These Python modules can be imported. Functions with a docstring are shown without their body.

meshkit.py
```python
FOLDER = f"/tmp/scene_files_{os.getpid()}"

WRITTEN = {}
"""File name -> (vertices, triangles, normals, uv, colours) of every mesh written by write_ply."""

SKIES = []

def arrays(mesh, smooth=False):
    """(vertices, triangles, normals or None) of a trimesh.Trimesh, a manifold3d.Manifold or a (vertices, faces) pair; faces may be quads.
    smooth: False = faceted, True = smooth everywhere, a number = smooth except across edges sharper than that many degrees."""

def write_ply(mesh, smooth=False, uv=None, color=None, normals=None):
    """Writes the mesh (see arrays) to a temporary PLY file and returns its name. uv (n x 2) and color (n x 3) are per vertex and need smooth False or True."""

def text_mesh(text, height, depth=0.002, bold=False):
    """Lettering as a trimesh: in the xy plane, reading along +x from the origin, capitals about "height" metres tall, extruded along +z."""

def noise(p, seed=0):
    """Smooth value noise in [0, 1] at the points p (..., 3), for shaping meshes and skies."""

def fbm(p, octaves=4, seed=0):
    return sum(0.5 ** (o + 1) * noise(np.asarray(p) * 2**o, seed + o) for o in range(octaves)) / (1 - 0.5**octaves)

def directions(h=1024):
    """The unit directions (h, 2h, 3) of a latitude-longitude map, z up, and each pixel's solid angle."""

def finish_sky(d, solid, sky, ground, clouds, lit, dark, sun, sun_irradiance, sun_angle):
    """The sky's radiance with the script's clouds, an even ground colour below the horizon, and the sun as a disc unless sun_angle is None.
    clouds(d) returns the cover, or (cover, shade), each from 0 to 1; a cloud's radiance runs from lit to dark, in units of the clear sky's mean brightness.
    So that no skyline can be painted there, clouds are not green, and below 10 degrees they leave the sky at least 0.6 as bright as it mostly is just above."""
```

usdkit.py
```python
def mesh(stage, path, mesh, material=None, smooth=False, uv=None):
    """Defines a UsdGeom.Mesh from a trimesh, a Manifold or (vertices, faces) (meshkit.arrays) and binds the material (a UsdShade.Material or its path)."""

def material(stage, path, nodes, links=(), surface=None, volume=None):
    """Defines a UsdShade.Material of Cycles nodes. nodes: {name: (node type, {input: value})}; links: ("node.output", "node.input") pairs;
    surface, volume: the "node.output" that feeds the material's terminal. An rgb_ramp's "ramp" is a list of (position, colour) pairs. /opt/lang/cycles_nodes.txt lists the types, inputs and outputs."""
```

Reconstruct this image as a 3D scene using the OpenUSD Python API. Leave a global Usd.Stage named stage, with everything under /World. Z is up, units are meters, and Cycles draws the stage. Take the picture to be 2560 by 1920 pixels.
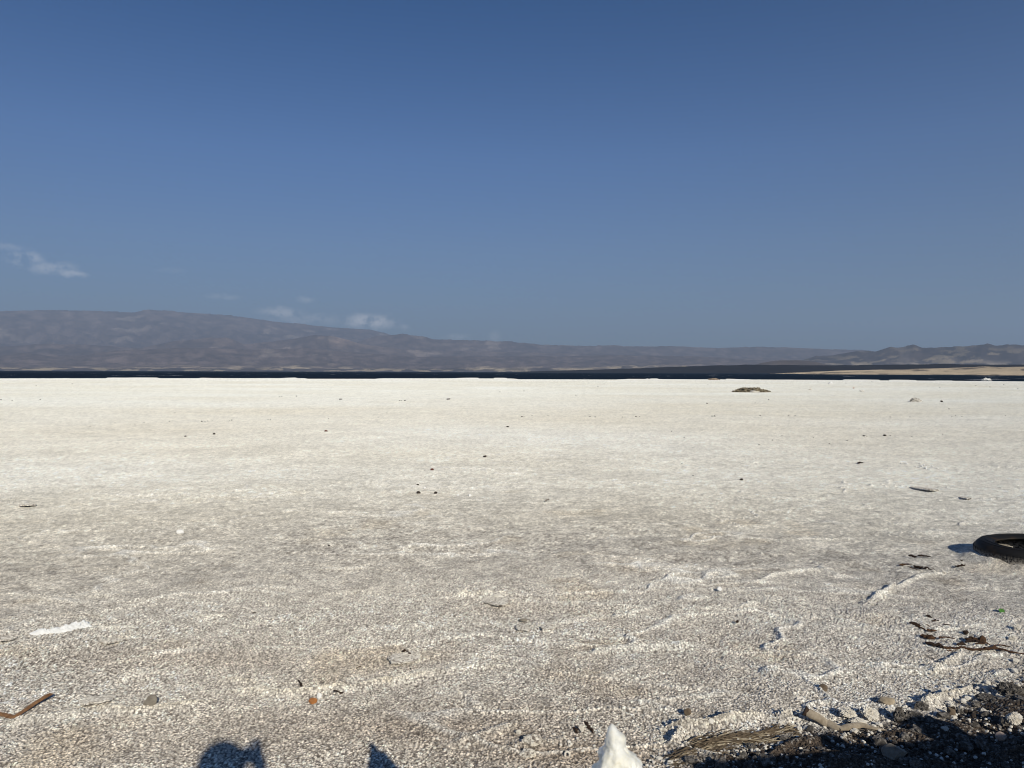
import math, random
import numpy as np
import trimesh, usdkit, meshkit
from scipy.ndimage import map_coordinates
from scipy.spatial import cKDTree
from pxr import Gf, Sdf, Usd, UsdGeom, UsdLux, UsdShade, Vt

random.seed(7)
LATTICE = np.random.default_rng(1234).random((96, 96, 96)).astype(np.float32)


def noise(p, seed=0):
    """Smooth value noise in [0, 1] at the points p (..., 3)."""
    p = np.asarray(p, float)
    i = np.floor(p)
    t = p - i
    k = np.array([(seed * 37.0) % 96, (seed * 53.0) % 96, (seed * 71.0) % 96])
    c = np.mod(i + k, 96) + t * t * (3 - 2 * t)
    return map_coordinates(LATTICE, np.moveaxis(c, -1, 0).reshape(3, -1), order=1, mode='grid-wrap', prefilter=False).reshape(p.shape[:-1]).astype(float)


def fbm(p, octaves=4, seed=0):
    p = np.asarray(p, float)
    return sum(0.5 ** (o + 1) * noise(p * 2 ** o + o * 17.3, seed + o) for o in range(octaves)) / (1 - 0.5 ** octaves)


RNG = np.random.default_rng(7)
stage = Usd.Stage.CreateInMemory()
UsdGeom.SetStageUpAxis(stage, UsdGeom.Tokens.z)
UsdGeom.SetStageMetersPerUnit(stage, 1.0)
UsdGeom.Xform.Define(stage, '/World')
UsdGeom.Scope.Define(stage, '/World/Looks')

# ------------------------------------------------------------------ camera
CAM_H, FPX, ROLL, HORIZON = 1.6, 1898.0, math.radians(0.17), 929.4
PITCH = math.atan((960 - HORIZON) / FPX)
EYE = np.array([0, 0, CAM_H])
FWD = np.array([0, math.cos(PITCH), -math.sin(PITCH)])
UP0 = np.array([0, math.sin(PITCH), math.cos(PITCH)])
RT0 = np.array([1.0, 0, 0])
RT = RT0 * math.cos(ROLL) + UP0 * math.sin(ROLL)
UP = UP0 * math.cos(ROLL) - RT0 * math.sin(ROLL)
cam = UsdGeom.Camera.Define(stage, '/World/camera')
FOCAL = 24.0
cam.CreateFocalLengthAttr(FOCAL)
cam.CreateHorizontalApertureAttr(FOCAL * 2560 / FPX)
cam.CreateVerticalApertureAttr(FOCAL * 1920 / FPX)
cam.CreateClippingRangeAttr(Gf.Vec2f(0.005, 60000))
cam.CreateFStopAttr(11.0)
cam.CreateFocusDistanceAttr(6.0)
cam.CreateExposureAttr(0.0)
M = Gf.Matrix4d(*RT, 0, *UP, 0, *(-FWD), 0, *EYE, 1)
UsdGeom.Xformable(cam).AddTransformOp().Set(M)

# ------------------------------------------------------------------ sky and sun
SUN = np.array([0.3635, -1.0, 0.505]); SUN /= np.linalg.norm(SUN)
SUN_EL, SUN_ROT = math.asin(SUN[2]), math.atan2(SUN[0], SUN[1])
SKY_STRENGTH, SUN_INTENSITY = 0.065, 1.15


def ray(px, py):
    """Unit direction from the camera through pixels of the photograph's 2560 x 1920 frame."""
    px, py = np.asarray(px, float), np.asarray(py, float)
    d = FWD + ((px - 1280) / FPX)[..., None] * RT + ((960 - py) / FPX)[..., None] * UP
    return d / np.linalg.norm(d, axis=-1, keepdims=True)


def azel(px, py):
    d = ray(px, py)
    return np.arctan2(d[..., 0], d[..., 1]), np.arcsin(d[..., 2])


# clouds: soft puffs at (azimuth, elevation) with a half width and half height in radians
CLOUDS = [(18, 618, 46, 8, .14), (62, 648, 40, 17, .38), (128, 670, 56, 16, .34), (182, 684, 32, 8, .38), (430, 676, 40, 7, .05),
          (705, 781, 60, 14, .5), (765, 750, 26, 8, .2), (770, 799, 110, 15, .32), (925, 804, 70, 20, 1.0), (1005, 818, 22, 9, .3),
          (1140, 842, 40, 11, .25), (1236, 840, 20, 16, .22), (560, 742, 46, 8, .14)]
nodes = {
    "sky": ("sky_texture", {"sky_type": "single_scattering", "sun_disc": False, "sun_elevation": SUN_EL, "sun_rotation": SUN_ROT,
                             "altitude": 100.0, "air_density": 1.0, "aerosol_density": 0.35, "ozone_density": 2.0}),
    "tc": ("texture_coordinate", {}),
    "xyz": ("separate_xyz", {}),
    "grade": ("rgb_ramp", {"ramp": [(0.0, (.40, .49, .66)), (0.5, (.40, .49, .66)), (.534, (.45, .54, .75)), (.58, (.49, .62, .88)), (.634, (.42, .64, 1.0)), (.72, (.09, .44, .84)), (.85, (.06, .39, .80)), (1.0, (.06, .39, .80))]}),
    "half": ("math", {"math_type": "multiply_add", "value2": .5, "value3": .5}),
    "gsky": ("mix", {"mix_type": "multiply", "fac": 1.0}),
    "hor": ("math", {"math_type": "multiply", "value1": 1.0, "value2": 1.0}),
    "az": ("math", {"math_type": "arctan2"}),
    "el": ("math", {"math_type": "arcsine"}),
    "aev": ("combine_xyz", {}),
    "warp": ("noise_texture", {"scale": 60.0, "detail": 5.0, "roughness": .6}),
    "wsub": ("vector_math", {"math_type": "subtract", "vector2": (.5, .5, .5)}),
    "wscl": ("vector_math", {"math_type": "multiply", "vector2": (.014, .012, 0)}),
    "wadd": ("vector_math", {"math_type": "add"}),
    "cn": ("noise_texture", {"scale": 62.0, "detail": 8.0, "roughness": .6}),
    "cnr": ("map_range", {"range_type": "smoothstep", "from_min": .33, "from_max": .58, "clamp": True}),
    "cover": ("math", {"math_type": "multiply", "use_clamp": True}),
    "cloud": ("mix", {"mix_type": "mix", "color2": (14.0, 14.2, 14.6)}),
    "bg": ("background_shader", {"strength": SKY_STRENGTH}),
}
links = [("tc.generated", "xyz.vector"), ("xyz.z", "half.value1"), ("half.value", "grade.fac"), ("sky.color", "gsky.color1"), ("grade.color", "gsky.color2"),
         ("xyz.x", "az.value1"), ("xyz.y", "az.value2"), ("xyz.z", "el.value1"), ("az.value", "aev.x"), ("el.value", "aev.y"),
         ("aev.vector", "warp.vector"), ("warp.color", "wsub.vector1"), ("wsub.vector", "wscl.vector1"), ("wscl.vector", "wadd.vector2"), ("aev.vector", "wadd.vector1"),
         ("aev.vector", "cn.vector"), ("cn.fac", "cnr.value"), ("cnr.result", "cover.value2"),
         ("gsky.color", "cloud.color1"), ("cover.value", "cloud.fac"), ("cloud.color", "bg.color")]
prev = None
for i, (px, py, hw, hh, amt) in enumerate(CLOUDS):
    a, e = azel(px, py)
    nodes[f"cm{i}"] = ("mapping", {"mapping_type": "point", "location": (-a / (hw / FPX), -e / (hh / FPX), 0), "scale": (FPX / hw, FPX / hh, 1)})
    nodes[f"cl{i}"] = ("vector_math", {"math_type": "length"})
    nodes[f"cr{i}"] = ("map_range", {"range_type": "smoothstep", "from_min": 1.25, "from_max": .15, "to_min": 0.0, "to_max": amt, "clamp": True})
    links += [("wadd.vector", f"cm{i}.vector"), (f"cm{i}.vector", f"cl{i}.vector1"), (f"cl{i}.value", f"cr{i}.value")]
    if prev is None:
        prev = f"cr{i}.result"
    else:
        nodes[f"cx{i}"] = ("math", {"math_type": "maximum"})
        links += [(prev, f"cx{i}.value1"), (f"cr{i}.result", f"cx{i}.value2")]
        prev = f"cx{i}.value"
links.append((prev, "cover.value1"))
for k in ("hor",):
    nodes.pop(k)
sky_mat = usdkit.material(stage, '/World/Looks/sky_light', nodes, links, surface="bg.background")
dome = UsdLux.DomeLight.Define(stage, '/World/sky')
UsdShade.MaterialBindingAPI.Apply(dome.GetPrim()).Bind(sky_mat)
dome.GetPrim().SetCustomDataByKey('kind', 'structure')
sun = UsdLux.DistantLight.Define(stage, '/World/sun')
sun.CreateIntensityAttr(SUN_INTENSITY); sun.CreateAngleAttr(0.53); sun.CreateNormalizeAttr(True)
sun.CreateColorAttr(Gf.Vec3f(1.0, 0.945, 0.81))
zx = np.cross([0, 0, 1.0], SUN); zx /= np.linalg.norm(zx); zy = np.cross(SUN, zx)
UsdGeom.Xformable(sun).AddTransformOp().Set(Gf.Matrix4d(*zx, 0, *zy, 0, *SUN, 0, 0, 0, 50, 1))

# ------------------------------------------------------------------ helpers
USED = {}


def numbered(name, parent='/World'):
    n = USED.get((parent, name), 0)
    USED[(parent, name)] = n + 1
    return name if n == 0 else f"{name}_{n:03d}"


def tag(prim, label=None, cat=None, group=None, kind=None):
    p = prim.GetPrim() if hasattr(prim, 'GetPrim') else prim
    for k, v in (('label', label), ('category', cat), ('group', group), ('kind', kind)):
        if v:
            p.SetCustomDataByKey(k, v)
    return p


def thing(name, label, cat, loc=(0, 0, 0), rz=0.0, group=None):
    x = UsdGeom.Xform.Define(stage, '/World/' + numbered(name))
    x.AddTranslateOp().Set(Gf.Vec3d(*map(float, loc)))
    x.AddRotateZOp().Set(float(math.degrees(rz)))
    tag(x, label, cat, group)
    return str(x.GetPath())


def obj(name, mesh, mat, parent='/World', smooth=False, tint=None, loc=None, rz=None, grit=None):
    path = parent + '/' + numbered(name, parent)
    m = usdkit.mesh(stage, path, mesh, mat, smooth=smooth)
    if tint is not None:
        UsdGeom.PrimvarsAPI(m).CreatePrimvar("tint", Sdf.ValueTypeNames.Color3fArray, "vertex").Set(Vt.Vec3fArray.FromNumpy(np.asarray(tint, np.float32)))
    if grit is not None:
        UsdGeom.PrimvarsAPI(m).CreatePrimvar("grit", Sdf.ValueTypeNames.FloatArray, "vertex").Set(Vt.FloatArray.FromNumpy(np.asarray(grit, np.float32)))
    if loc is not None:
        m.AddTranslateOp().Set(Gf.Vec3d(*map(float, loc)))
    if rz is not None:
        m.AddRotateZOp().Set(float(math.degrees(rz)))
    return m


def smoothstep(a, b, x):
    t = np.clip((x - a) / (b - a), 0, 1)
    return t * t * (3 - 2 * t)


def grid_faces(nr, nc, wrap=False):
    i, j = np.meshgrid(np.arange(nr - 1), np.arange(nc if wrap else nc - 1), indexing='ij')
    a = i * nc + j; b = i * nc + (j + 1) % nc
    q = np.stack([a, b, b + nc, a + nc], -1).reshape(-1, 4)
    return np.vstack([q[:, [0, 1, 2]], q[:, [0, 2, 3]]])


# ------------------------------------------------------------------ materials
def mat(name, nodes, links, surface):
    return usdkit.material(stage, '/World/Looks/' + name, nodes, links, surface=surface)


def rough_mat(name, dark, light, scale, rough=.85, bump=.5, dist=.01, bscale=None, space='object', spec=.3, sss=0.0, ramp=(.35, .68)):
    n = {"tc": ("texture_coordinate", {}), "g": ("geometry", {}),
         "n": ("noise_texture", {"scale": scale, "detail": 6.0, "roughness": .65}),
         "r": ("rgb_ramp", {"ramp": [(0, dark), (ramp[0], dark), (ramp[1], light), (1, light)]}),
         "n2": ("noise_texture", {"scale": bscale or scale * 3, "detail": 6.0, "roughness": .7}),
         "b": ("bump", {"strength": bump, "distance": dist}),
         "p": ("principled_bsdf", {"roughness": rough, "specular_ior_level": spec, "diffuse_roughness": .6, "subsurface_weight": sss, "subsurface_scale": .02, "subsurface_radius": (1, .9, .8)})}
    src = "tc.object" if space == 'object' else "g.position"
    l = [(src, "n.vector"), (src, "n2.vector"), ("n.fac", "r.fac"), ("r.color", "p.base_color"), ("n2.fac", "b.height"), ("b.normal", "p.normal")]
    n.pop("g" if space == 'object' else "tc")
    return mat(name, n, l, "p.BSDF")


def ground_mat(name, gap, rough, bump):
    """Vertex tint of the crust, broken up by centimetre grains with grime in the gaps between them (as strong as the vertex value grit says)."""
    n = {"a": ("attribute", {"attribute": "tint"}), "gr": ("attribute", {"attribute": "grit"}), "g": ("geometry", {}),
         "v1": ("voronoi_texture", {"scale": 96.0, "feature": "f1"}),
         "v2": ("voronoi_texture", {"scale": 34.0, "feature": "f1"}),
         "n1": ("noise_texture", {"scale": 12.0, "detail": 8.0, "roughness": .72}),
         "n2": ("noise_texture", {"scale": 0.9, "detail": 6.0, "roughness": .6}),
         "r1": ("map_range", {"from_min": .3, "from_max": .7, "to_min": .80, "to_max": 1.18}),
         "r2": ("map_range", {"from_min": .3, "from_max": .7, "to_min": .93, "to_max": 1.06}),
         "bw": ("rgb_to_bw", {}), "cell": ("map_range", {"from_min": .2, "from_max": .8, "to_min": .80, "to_max": 1.26}),
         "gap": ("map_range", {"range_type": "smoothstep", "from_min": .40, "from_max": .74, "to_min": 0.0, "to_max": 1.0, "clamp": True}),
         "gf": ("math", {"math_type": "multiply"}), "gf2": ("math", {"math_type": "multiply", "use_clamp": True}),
         "patch": ("map_range", {"from_min": .36, "from_max": .60, "to_min": .55, "to_max": 1.0, "clamp": True}),
         "m1": ("math", {"math_type": "multiply"}), "m2": ("math", {"math_type": "multiply"}),
         "mu": ("vector_math", {"math_type": "scale"}),
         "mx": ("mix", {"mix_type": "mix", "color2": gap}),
         "h1": ("math", {"math_type": "multiply_add", "value2": -.8, "value3": 1.0}),
         "h2": ("math", {"math_type": "multiply_add", "value2": -.6}),
         "h3": ("math", {"math_type": "multiply_add", "value2": 1.0}),
         "b": ("bump", {"strength": bump, "distance": .014}),
         "p": ("principled_bsdf", {"roughness": rough, "specular_ior_level": .22, "diffuse_roughness": .8})}
    l = [("g.position", f"{k}.vector") for k in ("v1", "v2", "n1", "n2")]
    l += [("n1.fac", "r1.value"), ("n2.fac", "r2.value"), ("r1.result", "m1.value1"), ("r2.result", "m1.value2"), ("v1.color", "bw.color"), ("bw.val", "cell.value"),
          ("m1.value", "m2.value1"), ("cell.result", "m2.value2"), ("a.color", "mu.vector1"), ("m2.value", "mu.scale"),
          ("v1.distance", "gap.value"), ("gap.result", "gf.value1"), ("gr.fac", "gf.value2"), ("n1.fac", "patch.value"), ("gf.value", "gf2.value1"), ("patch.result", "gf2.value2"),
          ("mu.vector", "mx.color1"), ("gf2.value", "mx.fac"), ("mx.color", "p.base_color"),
          ("v1.distance", "h1.value1"), ("v2.distance", "h2.value1"), ("h1.value", "h2.value3"), ("n1.fac", "h3.value1"), ("h2.value", "h3.value3"), ("h3.value", "b.height"), ("b.normal", "p.normal")]
    return mat(name, n, l, "p.BSDF")


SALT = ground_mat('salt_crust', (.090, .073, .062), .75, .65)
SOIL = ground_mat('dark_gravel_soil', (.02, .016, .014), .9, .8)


def terrain_mat(name, scale, lo, hi):
    n = {"a": ("attribute", {"attribute": "tint"}), "g": ("geometry", {}),
         "n": ("noise_texture", {"scale": scale, "detail": 8.0, "roughness": .68}),
         "r": ("map_range", {"from_min": .32, "from_max": .68, "to_min": lo, "to_max": hi}),
         "mu": ("vector_math", {"math_type": "scale"}),
         "p": ("principled_bsdf", {"roughness": .95, "specular_ior_level": .1, "diffuse_roughness": .5})}
    return mat(name, n, [("g.position", "n.vector"), ("n.fac", "r.value"), ("a.color", "mu.vector1"), ("r.result", "mu.scale"), ("mu.vector", "p.base_color")], "p.BSDF")


ROCKY = terrain_mat('rocky_hillside', .0065, .68, 1.32)
LAVA = terrain_mat('dark_lava', .05, .7, 1.3)
SAND = terrain_mat('pale_sand', .04, .8, 1.15)

# ------------------------------------------------------------------ ground relief
def to_ground(px, py, z=0.0):
    d = ray(px, py)
    t = (z - CAM_H) / d[..., 2]
    return EYE + d * t[..., None]


def poly_points(px_list, step=.01):
    g = to_ground(np.array([p[0] for p in px_list]), np.array([p[1] for p in px_list]))[:, :2]
    out = []
    for a, b in zip(g[:-1], g[1:]):
        n = max(2, int(np.linalg.norm(b - a) / step))
        t = np.linspace(0, 1, n, endpoint=False)[:, None]
        out.append(a + (b - a) * t)
    return np.vstack(out)


# raised pressure ridges of the crust: (pixels along the crest, height, half width, paleness, creaminess)
RIDGES = [
    ([(1440, 1636), (1520, 1629), (1640, 1625), (1760, 1617)], .020, .045, 1.0, .3),
    ([(1330, 1570), (1420, 1556), (1540, 1540), (1620, 1527), (1670, 1510)], .016, .04, .7, .2),
    ([(1890, 1462), (1930, 1443), (1990, 1430), (2090, 1425)], .016, .04, .9, .35),
    ([(1930, 1352), (2030, 1345), (2130, 1347), (2165, 1352)], .012, .05, .6, .2),
    ([(1780, 1490), (1850, 1482), (1960, 1478)], .010, .04, .6, .2),
    ([(1830, 1525), (1900, 1508), (1960, 1503)], .014, .045, .7, .3),
    ([(2230, 1480), (2290, 1448), (2390, 1425)], .016, .04, .6, .2),
    ([(2160, 1512), (2200, 1490), (2250, 1468)], .022, .05, .7, .2),
    ([(1120, 1490), (1180, 1492), (1240, 1488), (1290, 1495)], .026, .05, .9, .7),
    ([(830, 1487), (890, 1483), (960, 1492)], .014, .04, .5, .6),
    ([(560, 1735), (640, 1733), (700, 1741), (790, 1735), (870, 1728), (960, 1708), (1060, 1690), (1130, 1674)], .022, .05, .75, .9),
    ([(540, 1712), (590, 1714), (650, 1720)], .016, .04, .5, .9),
    ([(960, 1713), (1040, 1688), (1160, 1672), (1290, 1662)], .014, .035, .5, .4),
    ([(205, 1790), (260, 1782), (330, 1786), (420, 1775), (530, 1760)], .020, .055, .75, .95),
    ([(0, 1812), (80, 1808), (180, 1796), (240, 1786)], .014, .06, .7, .5),
    ([(380, 1638), (450, 1634), (540, 1636)], .012, .05, .8, .3),
    ([(290, 1702), (350, 1692), (430, 1680)], .010, .04, .6, .4),
    ([(220, 1582), (280, 1575), (340, 1570)], .012, .035, .7, .4),
    ([(250, 1612), (300, 1600), (360, 1590)], .014, .035, .6, .9),
    ([(480, 1545), (540, 1544), (590, 1535)], .010, .04, .4, .7),
    ([(790, 1422), (860, 1423), (930, 1418)], .010, .035, .8, .1),
    ([(1370, 1448), (1440, 1440), (1500, 1437)], .008, .04, .6, .1),
    ([(1250, 1880), (1330, 1860), (1400, 1855), (1470, 1868)], .012, .05, .3, .6),
    ([(1640, 1838), (1700, 1828), (1780, 1822), (1850, 1808), (1930, 1800)], .032, .05, .8, .9),
    ([(1930, 1800), (2010, 1806), (2080, 1800)], .030, .06, .75, .8),
    ([(1680, 1862), (1700, 1840), (1720, 1822)], .024, .03, .5, .5),
    ([(2290, 1778), (2350, 1748), (2410, 1722), (2440, 1706)], .030, .05, .7, .9),
    ([(2330, 1690), (2360, 1665), (2420, 1640)], .018, .05, .5, .5),
    ([(1500, 1700), (1560, 1680), (1640, 1668)], .010, .05, .4, .2),
    ([(1110, 1740), (1160, 1745), (1210, 1780)], .016, .045, .5, .2),
    ([(1120, 1860), (1180, 1848), (1230, 1832), (1300, 1812)], .014, .05, .4, .5),
    ([(560, 1480), (650, 1470), (760, 1474)], .008, .045, .5, .2),
    ([(100, 1500), (210, 1490), (320, 1487)], .008, .05, .5, .3),
    ([(320, 1285), (400, 1276), (440, 1274)], .008, .05, .6, .2),
    ([(2060, 1575), (2130, 1572), (2200, 1575)], .012, .05, .5, .2),
    ([(2020, 1210), (2120, 1218), (2230, 1226)], .006, .06, .3, .1),
    ([(2180, 1132), (2260, 1143), (2340, 1146)], .008, .10, .5, .1),
]
RP, RA = [], []
for pts, h, w, pale, cream in RIDGES:
    p = poly_points(pts)
    t = np.linspace(0, 1, len(p))
    env = np.clip(np.minimum(t, 1 - t) * 6, 0.15, 1)
    wob = fbm(np.c_[p * 3.0, np.full(len(p), h * 90)], 3, 5) - .5
    p = p + np.c_[wob * .05, wob * .10]
    RP.append(p); RA.append(np.c_[h * env, w * (.34 + .42 * fbm(np.c_[p * 7, t * 0 + h * 70], 3, 6)), pale * env * (.5 + 1.1 * fbm(np.c_[p * 9, t * 0 + h * 50], 3, 7)), np.full(len(p), cream)])
RP, RA = np.vstack(RP), np.vstack(RA)
RTREE = cKDTree(RP)

# edge of the dark gravel bank in the near right corner
BANK = to_ground(np.array([1640, 1720, 1800, 1880, 1990, 2140, 2240, 2330, 2400, 2480, 2560, 2760]), np.array([1960, 1890, 1852, 1838, 1832, 1822, 1790, 1796, 1768, 1735, 1690, 1600]))[:, :2]


def bank(x, y):
    """Signed distance into the gravel bank: positive where dark soil shows."""
    yb = np.interp(x, BANK[:, 0], BANK[:, 1], left=2.7, right=BANK[-1, 1])
    yb = np.where(x > BANK[-1, 0], BANK[-1, 1] + (x - BANK[-1, 0]) * .9, yb)
    return (yb - y) + (fbm(np.stack([x * 4, y * 4, x * 0 + 3], -1), 3, 11) - .5) * .22


TYRE_AT = np.array([4.40, 6.45])


def relief(x, y):
    """Smooth ground height without the small knobs; also the ridge amounts."""
    x, y = np.asarray(x, float), np.asarray(y, float)
    r = np.hypot(x, y)
    z = (fbm(np.stack([x * .35, y * .35, x * 0], -1), 3, 21) - .5) * .05 * smoothstep(2, 8, r)
    z = z + (fbm(np.stack([x * 1.6, y * 1.6, x * 0 + 7], -1), 3, 22) - .5) * .022
    d, i = RTREE.query(np.stack([x, y], -1).reshape(-1, 2), distance_upper_bound=.3)
    d, i = d.reshape(x.shape), i.reshape(x.shape)
    ok = np.isfinite(d)
    i = np.where(ok, i, 0)
    a = RA[i]
    prof = np.where(ok, np.exp(-(np.where(ok, d, 9) / a[..., 1]) ** 2), 0)
    rn = .45 + 1.1 * fbm(np.stack([x * 14, y * 14, x * 0 + 2], -1), 3, 8)
    z = z + prof * a[..., 0] * rn * 1.2
    b = bank(x, y)
    bm = smoothstep(-.05, .25, b)
    z = z + bm * (.03 + .05 * (fbm(np.stack([x * 5, y * 5, x * 0 + 9], -1), 4, 31) - .35)) * np.clip(b * 2 + .3, 0, 1.4)
    dt = np.hypot(x - TYRE_AT[0], y - TYRE_AT[1])
    z = z + .050 * np.exp(-(np.maximum(dt - .40, 0) / .10) ** 2) * (.5 + fbm(np.stack([x * 9, y * 9, x * 0], -1), 3, 41)) * np.where(dt < .37, 0.0, 1) - .13 * smoothstep(.37, .31, dt)
    return z, prof * a[..., 2] * rn, prof * a[..., 3], b


def ground_z(x, y):
    return float(relief(np.array([x]), np.array([y]))[0][0])


def sites(r0, r1, amax, s, seed):
    """Jittered points of spacing s over a sector in front of the camera."""
    rng = np.random.default_rng(seed)
    X = np.arange(-r1 * math.sin(amax), r1 * math.sin(amax), s)
    Y = np.arange(r0 * math.cos(amax), r1, s)
    p = np.stack(np.meshgrid(X, Y), -1).reshape(-1, 2)
    p = p + rng.uniform(-.48, .48, p.shape) * s
    r, a = np.hypot(p[:, 0], p[:, 1]), np.abs(np.arctan2(p[:, 0], p[:, 1]))
    return p[(r > r0) & (r < r1) & (a < amax)]


def knobs(x, y, s, r1, amax, seed):
    """Cauliflower knobs: a dome round each site, its own size and tone. Returns height in [0, 1] and tone."""
    p = sites(2.0, r1 + .2, amax + .02, s, seed)
    rng = np.random.default_rng(seed + 1)
    size, tone = rng.uniform(.45, 1.0, len(p)), rng.uniform(0, 1, len(p))
    d, i = cKDTree(p).query(np.stack([x, y], -1), k=2)
    h0 = size[i] * np.sqrt(np.clip(1 - (d / (s * .72)) ** 2, 0, 1))
    k = np.argmax(h0, 1)
    rows = np.arange(len(x))
    return h0[rows, k], tone[i[rows, k]]


SEA = -0.30
AMAX = math.radians(44)
NC = 1360
rr = [2.45]
while rr[-1] < 205:
    rr.append(rr[-1] + rr[-1] ** 2 * .74 / (759 * CAM_H))
rr = np.array(rr)
aa = np.linspace(-AMAX, AMAX, NC)
R, A = np.meshgrid(rr, aa, indexing='ij')
# shore of the lake: distance to the water by azimuth
edge = 186 + 16 * (fbm(np.stack([A * 9, A * 0, A * 0], -1), 4, 51) - .5) * 2


def ground_mesh_values(X, Y, fine):
    rad = np.hypot(X, Y)
    z, pale, cream, b = relief(X, Y)
    tone = np.full(X.shape, .5); tone2 = np.full(X.shape, .5)
    rough_amt = np.zeros(X.shape)
    if fine:
        kx = smoothstep(.12, .0, np.abs(np.abs(np.arctan2(X, Y)) - AMAX)) * 0 + 1
        m1 = rad < 7.0
        h1, t1 = knobs(X[m1], Y[m1], .0112, 7.0, AMAX, 101)
        m2 = rad < 9
        h2, t2 = knobs(X[m2], Y[m2], .030, 9.0, AMAX, 202)
        jr = np.random.default_rng(77).uniform(0, 1, R.shape)
        jit = (.5 + (.6 * (jr - .5) + .5 * (np.roll(jr, 1, 1) - .5) + .3 * (np.roll(jr, 2, 1) - .5))).ravel()
        mm_ = (rad > 5) & (rad < 40)
        jit[mm_] += .35 * (noise(np.stack([X[mm_] / .06, Y[mm_] / .07, X[mm_] * 0], -1), 701) - .5) + .35 * (noise(np.stack([X[mm_] / .19, Y[mm_] / .19, X[mm_] * 0], -1), 702) - .5)
        m3 = rad < 60
        patch = .55 + .9 * fbm(np.stack([X * 1.1, Y * 1.1, X * 0 + 5], -1), 3, 61)
        f1 = smoothstep(7.0, 5.0, rad[m1])
        f2 = smoothstep(9, 6, rad[m2])
        z[m1] += h1 * .0085 * f1 * patch[m1]
        z[m2] += h2 * .004 * f2 * patch[m2]
        z += (fbm(np.stack([X * 4.2, Y * 4.2, X * 0 + 8], -1), 3, 64) - .5) * (.022 + .034 * smoothstep(.3, 1.6, X) * smoothstep(9, 4, rad)) * smoothstep(14, 5, rad)
        z[m3] += (fbm(np.stack([X[m3] * 7, Y[m3] * 7, X[m3] * 0], -1), 3, 71) - .5) * .017 * patch[m3] * smoothstep(60, 20, rad[m3])
        # white knobs with grey-brown grime between them; farther out the grains blend into a fine speckle
        kn = np.clip(.62 + (smoothstep(.25, .66, h1) - .6) * .55 + (t1 - .5) * .35, 0, 1.2)
        spk = .5 + (jit - .5) * np.interp(rad, [4, 7, 10, 20, 60], [.6, .55, .42, .26, .14])
        tone = spk.copy()
        tone[m1] = kn * f1 + spk[m1] * (1 - f1)
        tone2[m2] = .5 + (t2 - .5) * f2
    # natural faint ridges all over, as thin crests of warped noise
    wx = X + .5 * fbm(np.stack([X * .9, Y * .9, X * 0 + 1], -1), 3, 81)
    wy = Y + .7 * fbm(np.stack([X * .9, Y * .9, X * 0 + 4], -1), 3, 82)
    n = fbm(np.stack([wx * .55, wy * .95, X * 0], -1), 4, 83)
    gate = smoothstep(.36, .52, fbm(np.stack([X * .5, Y * .5, X * 0 + 6], -1), 3, 84)) * smoothstep(24, 8, rad)
    n2 = fbm(np.stack([wy * .9 + 5, wx * .35 + wy * 1.5, X * 0 + 2], -1), 4, 85)
    crest = (np.exp(-((n - .5) / .007) ** 2) + .8 * np.exp(-((n2 - .52) / .007) ** 2)) * gate
    z = z + crest * .017
    pale = pale + crest * .75
    return z, pale, cream, b, tone, tone2


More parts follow.
